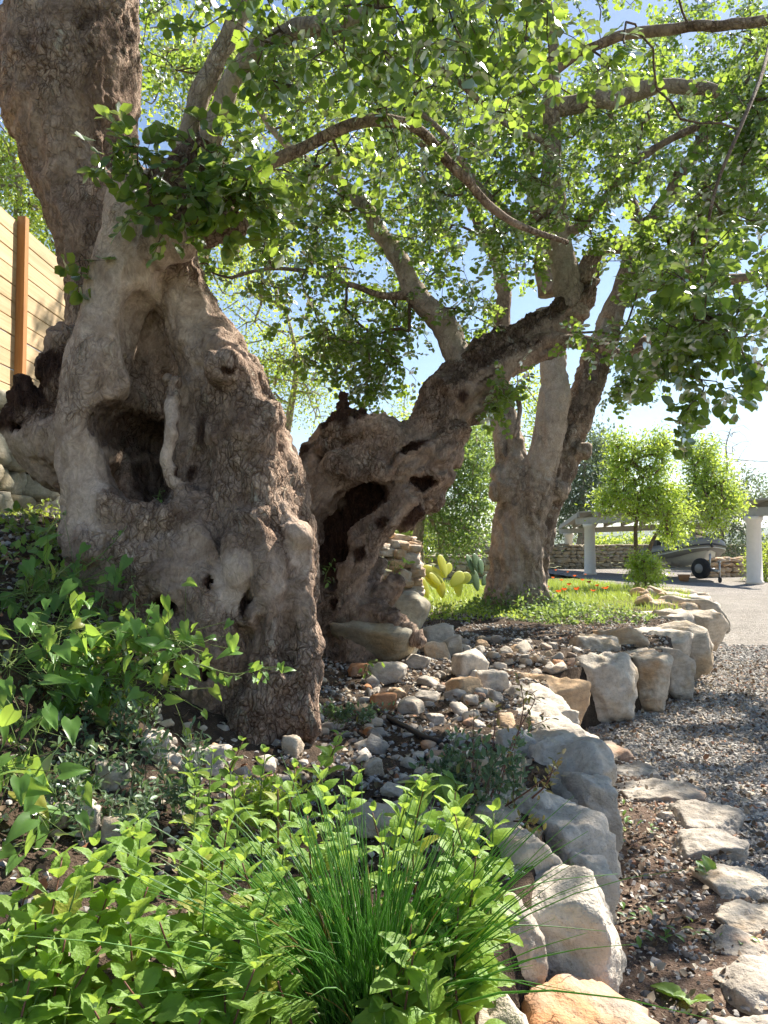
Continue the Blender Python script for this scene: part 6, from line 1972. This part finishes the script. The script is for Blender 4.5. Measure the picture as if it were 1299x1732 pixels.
def shrubs():
    rng = np.random.default_rng(61)
    sm = leaf_simple(0.42, 0.15, 0.12)
    stems = []
    for k in range(75):
        bx, by = rng.uniform(0, 250), rng.uniform(1170, 1400)
        D = float(np.interp(by, [1180, 1400], [2.75, 2.15])) + rng.normal(0, 0.05)
        stems.append([(bx, by + 60, D), (bx + rng.normal(0, 20), by + 20, D), (bx + rng.normal(0, 40), by - 20, D - 0.05)])
    spray_bush('low_shrub', 'low shrub with small glossy blue-green leaves in shade at the left edge', 'shrub', stems, rng, sm, 0.03, 12, 'leaf_grey', 'stem_brown', 0.0022, True)
    stems = []
    for k in range(16):
        bx, by = rng.uniform(220, 340), rng.uniform(1270, 1400)
        D = float(np.interp(by, [1250, 1400], [2.6, 2.25]))
        stems.append([(bx, by + 50, D), (bx + rng.normal(0, 12), by, D), (bx + rng.normal(0, 26), by - 40, D - 0.03)])
    spray_bush('weed', 'dark narrow-leaved weed in the gap between the stones and the mint', 'weed', stems, rng, leaf_simple(0.3, 0.12, 0.1), 0.032, 10, 'leaf_grey', 'stem_green', 0.0016, True)
    stems = []
    for k in range(14):
        bx, by = rng.uniform(400, 520), rng.uniform(1310, 1420)
        stems.append([(bx, by + 40, 2.2), (bx + rng.normal(0, 12), by, 2.18), (bx + rng.normal(0, 26), by - 30, 2.16)])
    spray_bush('weed', 'feathery light green weed among the mint behind the chives', 'weed', stems, rng, leaf_simple(0.3, 0.1, 0.1), 0.026, 12, 'leaf_lime', 'stem_green', 0.0012, True)
    # lentisk sprigs by the boulders
    st = [[(820, 1370, 2.55), (850, 1300, 2.62), (880, 1230, 2.7), (905, 1180, 2.75), (878, 1165, 2.72)], [(820, 1370, 2.55), (860, 1290, 2.6), (885, 1200, 2.66), (878, 1150, 2.7)], [(830, 1380, 2.5), (890, 1340, 2.4), (930, 1310, 2.38), (950, 1290, 2.4)], [(800, 1360, 2.55), (800, 1290, 2.6), (802, 1190, 2.7)], [(800, 1350, 2.55), (830, 1280, 2.6), (840, 1190, 2.72)], [(900, 1350, 2.35), (925, 1325, 2.32), (940, 1285, 2.3)], [(840, 1390, 2.5), (890, 1390, 2.35), (915, 1405, 2.3)], [(840, 1360, 2.5), (870, 1250, 2.6), (930, 1215, 2.6)]]
    spray_bush('lentisk_shrub', 'young reddish sprig with rows of tiny leaves beside the boulder wall', 'shrub', st, rng, leaf_simple(0.4, 0.1, 0.1), 0.026, 13, 'leaf_red', 'stem_red', 0.0032, False)
    st = []
    for k in range(22):
        bx, by = rng.uniform(740, 880), rng.uniform(1290, 1370)
        st.append([(bx, by + 50, 2.45), (bx + rng.normal(0, 15), by, 2.45), (bx + rng.normal(0, 30), by - 50, 2.45)])
    spray_bush('low_shrub', 'dark grey-green leafy clump at the foot of the reddish sprig', 'shrub', st, rng, leaf_simple(0.45, 0.1, 0.1), 0.03, 12, 'leaf_grey', 'stem_brown', 0.002, True)
    st = [[(70 + 20 * k, 1200 + 15 * (k % 3), 2.75), (80 + 26 * k, 1130, 2.75), (95 + 30 * k, 1095 + 10 * (k % 2), 2.72)] for k in range(7)]
    spray_bush('lentisk_shrub', 'bronze-tipped young shoots standing among the vine leaves', 'shrub', st, rng, leaf_simple(0.34, 0.1, 0.1), 0.024, 12, 'leaf_red', 'stem_red', 0.002, False)
    st = []
    for k in range(12):
        bx = rng.uniform(545, 620)
        st.append([(bx, 1225, 3.6), (bx + rng.normal(0, 10), 1210, 3.6), (bx + rng.normal(0, 20), 1195, 3.6)])
    spray_bush('weed', 'pale tiny-leaved weed on the soil at the foot of the old trunk', 'weed', st, rng, leaf_simple(0.5, 0.1, 0.1), 0.03, 8, 'leaf_grey', 'stem_green', 0.0015, True)
shrubs()

def ground_cover():
    rng = np.random.default_rng(52)
    slim = (np.array([[-0.5, 0, 0], [0.5, 0, 0], [0.35, 0.5, 0.06], [-0.35, 0.5, 0.06], [0, 1, 0.22]]) * np.array([0.06, 1, 1]), [np.array([[0, 1, 2, 3]]), np.array([[3, 2, 4]])])
    def blades(x, y, L, mat, name, lab, cat, lean=0.5):
        n = len(x)
        f = np.stack([rng.normal(0, lean, n), rng.normal(0, lean, n), np.ones(n)], 1)
        V, F, t = place(slim, np.stack([x, y, zb(x, y) - 0.01], 1), f, rng.normal(size=(n, 3)), L, rng)
        mb = MB(); mb.add(V, F, tint=t)
        solo(name, mb, M[mat], lab, cat, kind='stuff')
    n = 60000
    y = 10.6 + 18 * rng.random(n) ** 1.5
    x = -2.5 + (wall_x(y) - 0.15 + 2.5) * rng.random(n)
    d = vnoise(np.stack([x * 1.1, y * 0.9, np.zeros(n)], 1), 8)
    ok = (d > -0.6) & ((y > 11.6) | (rng.random(n) < 0.3))
    blades(x[ok], y[ok], rng.uniform(0.05, 0.17, ok.sum()) * np.interp(y[ok], [10, 28], [0.9, 1.3]), 'grass_blade', 'grass', 'sunlit yellow-green grass of the lawn beyond the carob trees', 'grass')
    n = 4200
    y = 4.4 + 4.5 * rng.random(n); x = -3.0 + 1.3 * rng.random(n) ** 1.4
    ok = vnoise(np.stack([x * 3, y * 3, np.zeros(n)], 1), 18) > 0.0
    blades(x[ok], y[ok], rng.uniform(0.03, 0.14, ok.sum()), 'grass_blade', 'grass', 'thin bright grass along the foot of the mossy stone wall', 'grass', 0.8)
    # leafy undergrowth round the third tree and in patches
    lf = leaf_simple(0.6, 0.15, 0.1)
    def cover(cx, cy, rx, ry, n, h, L, mat, name, lab, cat):
        a = rng.uniform(0, 6.28, n); r = np.sqrt(rng.random(n))
        x = cx + rx * r * np.cos(a); y = cy + ry * r * np.sin(a)
        z = zb(x, y) + h * rng.random(n) ** 1.3 * (1.15 - r)
        f = rng.normal(size=(n, 3)) + np.array([0, -0.2, 0.1])
        V, F, t = place(lf, np.stack([x, y, z], 1), f, np.array([0, -0.3, 0.9]) + rng.normal(0, 0.5, (n, 3)), L * rng.uniform(0.6, 1.2, n), rng)
        mb = MB(); mb.add(V, F, tint=t)
        solo(name, mb, M[mat], lab, cat, kind='stuff')
    b = P(880, 1035, 10.6)
    cover(b[0], b[1], 0.85, 0.75, 2600, 0.42, 0.06, 'leaf_far', 'undergrowth', 'dark leafy undergrowth round the foot of the forked carob', 'undergrowth')
    b = P(975, 1070, 9.6)
    cover(b[0], b[1], 0.95, 0.8, 1500, 0.24, 0.05, 'leaf_far', 'undergrowth', 'green weeds between the forked carob and the boulder wall', 'undergrowth')
    b = P(760, 1015, 9.8)
    cover(b[0], b[1], 1.0, 0.6, 1000, 0.2, 0.05, 'leaf_lime', 'undergrowth', 'light green weeds at the foot of the prickly pear', 'undergrowth')
    b = P(90, 905, 5.6)
    cover(b[0], b[1], 0.3, 0.6, 420, 0.18, 0.035, 'leaf_lime', 'undergrowth', 'sunny weeds between the stone wall and the old trunk', 'undergrowth')
    b = P(60, 1000, 3.6)
    cover(b[0], b[1], 0.8, 0.7, 900, 0.16, 0.05, 'leaf_vine', 'undergrowth', 'low shaded weeds on the slope left of the old trunk', 'undergrowth')
ground_cover()

def poppies():
    rng = np.random.default_rng(17)
    pet = []
    for k in range(2):
        V, F = leaf_grid(0.62, 5, 5, 0.0, 0.02, -0.35, 0.1, lambda t: (0.15 + 0.85 * math.sin(math.pi * min(1, t * 0.62)) ** 0.8), k)
        pet.append(mesh_np('petal', V, F, [M['petal_red']], True))
    pts = [(918, 985), (935, 978), (950, 982), (962, 990), (972, 975), (925, 994), (985, 982), (996, 986), (1010, 992), (945, 1002), (1025, 1005), (960, 968), (975, 998), (908, 996), (990, 972), (1003, 1000), (940, 965), (955, 1010), (915, 975)]
    for i, (px, py) in enumerate(pts):
        g = ground_hit(px, py + 14)
        D = g[1]
        top = P(px, py, D)
        if top[2] < g[2] + 0.12: top[2] = g[2] + 0.2
        t = thing('poppy', g, 'orange-red poppy in the lawn, %s from the left beyond the forked carob' % ORD[sorted(pts).index((px, py))], 'flower', 'poppies in the lawn')
        mb = MB(); mb.tube(spline(np.array([g, 0.5 * (g + top) + rng.normal(0, 0.01, 3), top]), 3), 0.004, 4)
        part('stem', mb, M['stem_green'], t)
        for k in range(4):
            a = k * math.pi / 2 + rng.uniform(-0.2, 0.2); el = rng.uniform(0.15, 0.7)
            f = np.array([math.cos(a) * math.cos(el), math.sin(a) * math.cos(el), math.sin(el)])
            piece('petal', pet[k % 2], basis(top, f, (0, 0, 1), rng.uniform(0.04, 0.07)), t)
poppies()

def cactus():
    V, F = ico(3)
    pad = V * np.array([0.5, 0.075, 0.5]) + 0
    z = pad[:, 2]
    pad[:, 0] *= 0.72 + 0.42 * (z + 0.5) - 0.12 * (z > 0.3) * (z - 0.3)
    pad[:, 2] += 0.5
    pm = {k: mesh_np('pad', pad, [F], [M[k]], True) for k in ('pad_cactus', 'pad_dark')}
    def make(label, base, rows, mat):
        t = thing('prickly_pear', base, label, 'cactus')
        for px, py, D, L, tilt, yaw in rows:
            piece('pad', pm[mat], MT(P(px, py, D), yaw * 0.5 + 0.55, -0.35, tilt, (L * 0.56, L * 0.8, L * 1.08)), t)
        return t
    D = 12.2
    make('yellow-green prickly pear with broad flat pads in full sun', (*P(749, 1010, D)[:2], 0.45), [
        (749, 1012, D, 0.40, -0.05, 0.2), (776, 1010, D + 0.1, 0.32, 0.1, -0.3), (724, 1012, D + 0.1, 0.32, -0.1, 0.3),
        (754, 978, D - 0.03, 0.36, 0.05, 0.5), (752, 975, D, 0.40, -1.25, 0.1), (749, 985, D - 0.1, 0.34, -0.95, -0.2), (762, 992, D - 0.05, 0.37, 1.0, 0.2), (752, 972, D + 0.05, 0.26, 0.9, 0.4), (739, 995, D - 0.12, 0.29, -0.55, 0.1), (769, 985, D + 0.1, 0.34, 1.25, 0.0), (746, 990, D - 0.15, 0.26, -0.8, 0.5), (749, 1010, D - 0.12, 0.26, 0.25, 0.3)], 'pad_cactus')
    D = 12.6
    make('small dark green prickly pear close to the forked trunk', (*P(808, 1000, D)[:2], 0.45), [
        (808, 1000, D, 0.34, 0.05, 0.2), (802, 972, D, 0.32, -0.1, 0.6), (809, 970, D, 0.32, 0.1, 0.3), (814, 972, D, 0.26, 0.4, 0.5), (800, 985, D - 0.05, 0.29, -1.2, 0.2), (815, 990, D, 0.24, 0.9, 0.2)], 'pad_dark')
cactus()

# ------------------------------------------------------------------ trees and shrubs further off
def far_tree(name, label, cat, trunk, blobs_, n, L, mat, seed, leaf=None, twig=0.008, trunkmat='bark_pale', group=None, nbr=26, per=10, spread=0.14, trunk_r=0.1):
    """trunk: pixel path rows (px, py, D, r m); blobs_ rows (px, py, D, sx, sy, sD, weight)"""
    rng = np.random.default_rng(seed)
    base = P(*trunk[0][:3])
    t = thing(name, base, label, cat, group)
    path = spline(np.array([[*P(a, b, c), r] for a, b, c, r in trunk]), 6)
    mb = MB()
    V, F = tube(path[:, :3], path[:, 3], 9, True, 0.12, seed)
    mb.add(V, F, hollow=0.0)
    part('trunk', mb, M[trunkmat], t)
    tot = sum(b[6] for b in blobs_)
    att = blobs(rng, [(*b[:6], max(3, int(nbr * len(blobs_) * b[6] / tot * 2))) for b in blobs_])
    N, par, rad, nl, ends, edir = grow([(path[:, :3], path[:, 3])], att, rng, step=0.5, r0=twig, start=len(path) // 3, rmax=0.07)
    mb = MB(); twig_mesh(mb, N, par, rad, nl, 5)
    part('branches', mb, M[trunkmat], t, kind='stuff')
    # leaves cling to the twigs
    k = rng.integers(0, len(ends), n)
    p = N[ends][k] + rng.normal(0, spread, (n, 3)) * np.array([1, 1, 0.8])
    f = edir[k] + rng.normal(0, 0.7, (n, 3)) + np.array([0, 0, 0.15])
    V, F, ti = place(leaf or leaf_simple(0.5), p, f, np.array([0, 0, 1.0]) + rng.normal(0, 0.7, (n, 3)), L * rng.uniform(0.6, 1.25, n), rng)
    mb = MB(); mb.add(V, F, tint=ti)
    part('crown', mb, M[mat], t, kind='stuff')
    return t

def far_things():
    slim = leaf_slim(0.36)
    far_tree('almond_tree', 'young almond tree with a bright yellow-green crown before the shelter', 'tree',
             [(1078, 1002, 17.5, 0.06), (1077, 950, 17.5, 0.05), (1075, 900, 17.5, 0.045), (1080, 860, 17.5, 0.035), (1090, 800, 17.5, 0.02)],
             [(1090, 850, 17.5, 64, 30, 0.8, 2.2), (1050, 815, 17.5, 30, 50, 0.5, 1.2), (1046, 755, 17.5, 12, 36, 0.3, 0.5), (1072, 765, 17.5, 10, 30, 0.3, 0.35), (1105, 790, 17.5, 26, 50, 0.5, 1.2), (1122, 752, 17.5, 14, 30, 0.3, 0.5), (1140, 860, 17.5, 30, 45, 0.5, 0.9), (1025, 850, 17.5, 24, 22, 0.4, 0.4), (1135, 900, 17.5, 14, 22, 0.3, 0.25)], 13000, 0.10, 'leaf_almond', 201, slim, spread=0.13, nbr=22, trunkmat='bark_twig')
    far_tree('almond_tree', 'second almond tree behind the first hiding the middle of the shelter roof', 'tree',
             [(1094, 960, 20.5, 0.06), (1100, 925, 20.5, 0.05), (1115, 895, 20.5, 0.045), (1140, 860, 20.5, 0.035), (1180, 820, 20.5, 0.02)],
             [(1185, 845, 20.5, 62, 30, 1.0, 2), (1180, 800, 20.5, 26, 46, 0.7, 1.2), (1215, 810, 20.5, 28, 36, 0.7, 1.1), (1196, 762, 20.5, 12, 26, 0.3, 0.5), (1145, 885, 20.5, 24, 34, 0.5, 0.8), (1235, 850, 20.5, 26, 22, 0.6, 0.7), (1205, 885, 20.5, 22, 16, 0.4, 0.4), (1170, 765, 20.5, 9, 22, 0.3, 0.3)], 12000, 0.11, 'leaf_almond', 202, slim, spread=0.15, nbr=22, trunkmat='bark_twig')
    far_tree('round_shrub', 'small bright green shrub at the foot of the almond tree', 'shrub',
             [(1092, 998, 17.0, 0.03), (1092, 980, 17.0, 0.025), (1092, 960, 17.0, 0.015)], [(1092, 968, 17.0, 30, 28, 0.4, 1), (1090, 950, 17.0, 22, 22, 0.3, 0.6)], 3600, 0.08, 'leaf_almond', 203, slim, spread=0.09, nbr=26, trunkmat='bark_twig')
    # behind the trunks
    far_tree('garden_tree', 'bushy dark green tree seen under the leaning trunk', 'tree',
             [(708, 970, 20, 0.16), (706, 920, 20, 0.15), (712, 870, 20, 0.13), (725, 800, 20, 0.1), (750, 720, 20, 0.05)],
             [(770, 850, 20, 62, 70, 0.9, 3), (760, 760, 20, 70, 60, 1.0, 2), (815, 800, 20.5, 45, 90, 0.9, 2), (700, 800, 20.5, 50, 60, 0.9, 1), (780, 910, 19.6, 55, 30, 0.7, 1)], 12000, 0.10, 'leaf_far', 204, None, spread=0.22, nbr=30)
    far_tree('garden_tree', 'yellow-green sunlit tree behind the dark bushy one', 'tree',
             [(850, 950, 27, 0.15), (850, 880, 27, 0.12), (840, 780, 27, 0.08), (830, 700, 27, 0.05)],
             [(830, 780, 27, 60, 80, 1.4, 2), (700, 900, 26, 70, 40, 1.2, 1.5), (880, 700, 28, 60, 80, 1.4, 1.5), (720, 730, 28, 80, 70, 1.4, 1.5)], 9000, 0.13, 'leaf_lime', 205, None, spread=0.3, nbr=24)
    far_tree('garden_tree', 'thin pale tree behind the gap between the two near trunks', 'tree',
             [(450, 900, 17, 0.12), (470, 800, 17, 0.1), (490, 700, 17, 0.08), (500, 600, 17, 0.05), (470, 480, 17, 0.03)],
             [(510, 670, 17, 70, 70, 1.0, 1.2), (450, 600, 17, 70, 90, 1.0, 2), (420, 450, 17, 80, 90, 1.0, 1.6), (560, 590, 17, 60, 50, 0.9, 0.8)], 9000, 0.075, 'leaf_lime', 206, None, spread=0.25, nbr=34)
    far_tree('garden_tree', 'bright leafy tree glowing behind the old trunk and its limbs', 'tree',
             [(330, 820, 14, 0.14), (340, 600, 14, 0.12), (330, 400, 14, 0.1), (320, 200, 14, 0.06), (330, 60, 14, 0.03)],
             [(300, 120, 14, 110, 150, 1.2, 2), (420, 200, 14, 130, 170, 1.2, 1.6), (400, 380, 14, 100, 130, 1.2, 1.2), (540, 120, 14.5, 120, 130, 1.2, 1.2)], 9000, 0.10, 'leaf_lime', 207, None, spread=0.28, nbr=30)
    far_tree('garden_tree', 'dense grey-green tree behind the left columns of the shelter', 'tree',
             [(975, 960, 52, 0.3), (985, 900, 52, 0.28), (985, 840, 52, 0.2), (990, 780, 52, 0.1)],
             [(985, 820, 52, 50, 70, 2.5, 3), (960, 870, 52, 40, 50, 2.0, 1.5), (1020, 790, 53, 40, 50, 2.0, 1.5), (1010, 750, 53, 30, 30, 1.5, 0.6)], 9500, 0.24, 'leaf_dusk', 208, None, spread=0.5, nbr=26)
    far_tree('garden_tree', 'dark scrubby tree right of the boat behind the column', 'tree',
             [(1215, 960, 44, 0.2), (1218, 910, 44, 0.18), (1235, 870, 44, 0.12), (1260, 830, 44, 0.06)],
             [(1235, 870, 44, 60, 45, 2.0, 2), (1275, 830, 44, 50, 40, 2.0, 1.4), (1200, 910, 44, 40, 35, 1.5, 1), (1260, 920, 44, 40, 30, 1.5, 1)], 6500, 0.17, 'leaf_dusk', 209, None, spread=0.4, nbr=24)
    far_tree('round_shrub', 'yellow-green bush at the right edge beside the white column', 'shrub',
             [(1300, 975, 30, 0.06), (1300, 950, 30, 0.05), (1300, 930, 30, 0.03)], [(1303, 945, 30, 38, 32, 1.0, 2), (1290, 965, 30, 26, 20, 0.8, 1)], 2600, 0.12, 'leaf_lime', 210, None, spread=0.2, nbr=24)
    far_tree('round_shrub', 'pale scrub growing beyond the low wall under the shelter roof', 'shrub',
             [(1060, 955, 62, 0.1), (1060, 935, 62, 0.08), (1060, 915, 62, 0.05)], [(1020, 925, 62, 40, 14, 2, 1), (1070, 922, 62, 45, 16, 2, 1), (1120, 925, 62, 40, 14, 2, 1)], 3600, 0.28, 'leaf_lime', 211, None, spread=0.5, nbr=20)
    far_tree('garden_tree', 'sunny bright green tree rising above the timber fence', 'tree',
             [(20, 620, 13, 0.1), (25, 500, 13, 0.09), (30, 380, 13, 0.07), (30, 280, 13, 0.03)],
             [(20, 330, 13, 60, 90, 1.0, 2), (70, 400, 13, 50, 70, 1.0, 1), (0, 250, 13, 40, 50, 0.8, 0.7), (-60, 330, 13, 60, 90, 1.0, 1)], 6500, 0.085, 'leaf_lime', 212, None, spread=0.2, nbr=28)
    # bare tree
    rng = np.random.default_rng(9)
    path = spline(np.array([[*P(a, b, 58), r] for a, b, r in ((1222, 960, 0.12), (1224, 860, 0.1), (1230, 790, 0.08), (1228, 755, 0.05), (1236, 725, 0.025))]), 5)
    t = thing('bare_tree', path[0][:3], 'leafless grey tree standing against the sky above the shelter', 'tree')
    mb = MB(); V, F = tube(path[:, :3], path[:, 3], 8); mb.add(V, F, hollow=0.0)
    part('trunk', mb, M['bark_pale'], t)
    att = blobs(rng, [(1240, 745, 58, 42, 32, 1.6, 60), (1255, 790, 58, 40, 20, 1.2, 26)])
    N, par, rad, nl, ends, edir = grow([(path[8:, :3], path[8:, 3])], att, rng, step=0.6, r0=0.009, start=0, rmax=0.05)
    mb = MB(); twig_mesh(mb, N, par, rad, nl, 4)
    part('branches', mb, M['bark_pale'], t, kind='stuff')
    # woods on the horizon between the trunks
    mb = MB()
    rng = np.random.default_rng(33)
    n = 30000
    x = rng.uniform(-60, 90, n); y = rng.uniform(75, 100, n)
    h = 4.5 + 1.8 * vnoise(np.stack([x * 0.13, y * 0.1, np.zeros(n)], 1), 2) + 1.0 * vnoise(np.stack([x * 0.5, y * 0.3, np.zeros(n)], 1), 3)
    h = h * np.interp(x, [-60, 0, 14, 26, 40, 90], [1.5, 1.3, 0.32, 0.18, 0.2, 0.6])
    z = h * rng.random(n) ** 0.6
    V, F, ti = place(leaf_simple(0.7), np.stack([x, y, z], 1), rng.normal(size=(n, 3)), rng.normal(size=(n, 3)) + np.array([0, -0.4, 0.8]), rng.uniform(0.35, 0.8, n), rng)
    mb.add(V, F, tint=ti)
    solo('woods', mb, M['leaf_dusk'], 'dark belt of scrub and trees far behind the garden', 'woods', kind='stuff')
far_things()

# ------------------------------------------------------------------ air between here and the hills
def haze():
    mb = MB(); mb.box((-2500, -60, -4.5), (5200, 4200, 140))
    o = solo('haze', mb, [], 'thin pale summer haze over the far hills', 'haze', kind='stuff', smooth=False)
    t = NT('haze_air')
    v = t.node('ShaderNodeVolumePrincipled', {'Color': (0.80, 0.88, 1.0, 1), 'Density': 0.00013, 'Anisotropy': 0.2})
    t.t.links.new(v.outputs[0], t.out.inputs['Volume'])
    o.data.materials.append(t.m)
haze()
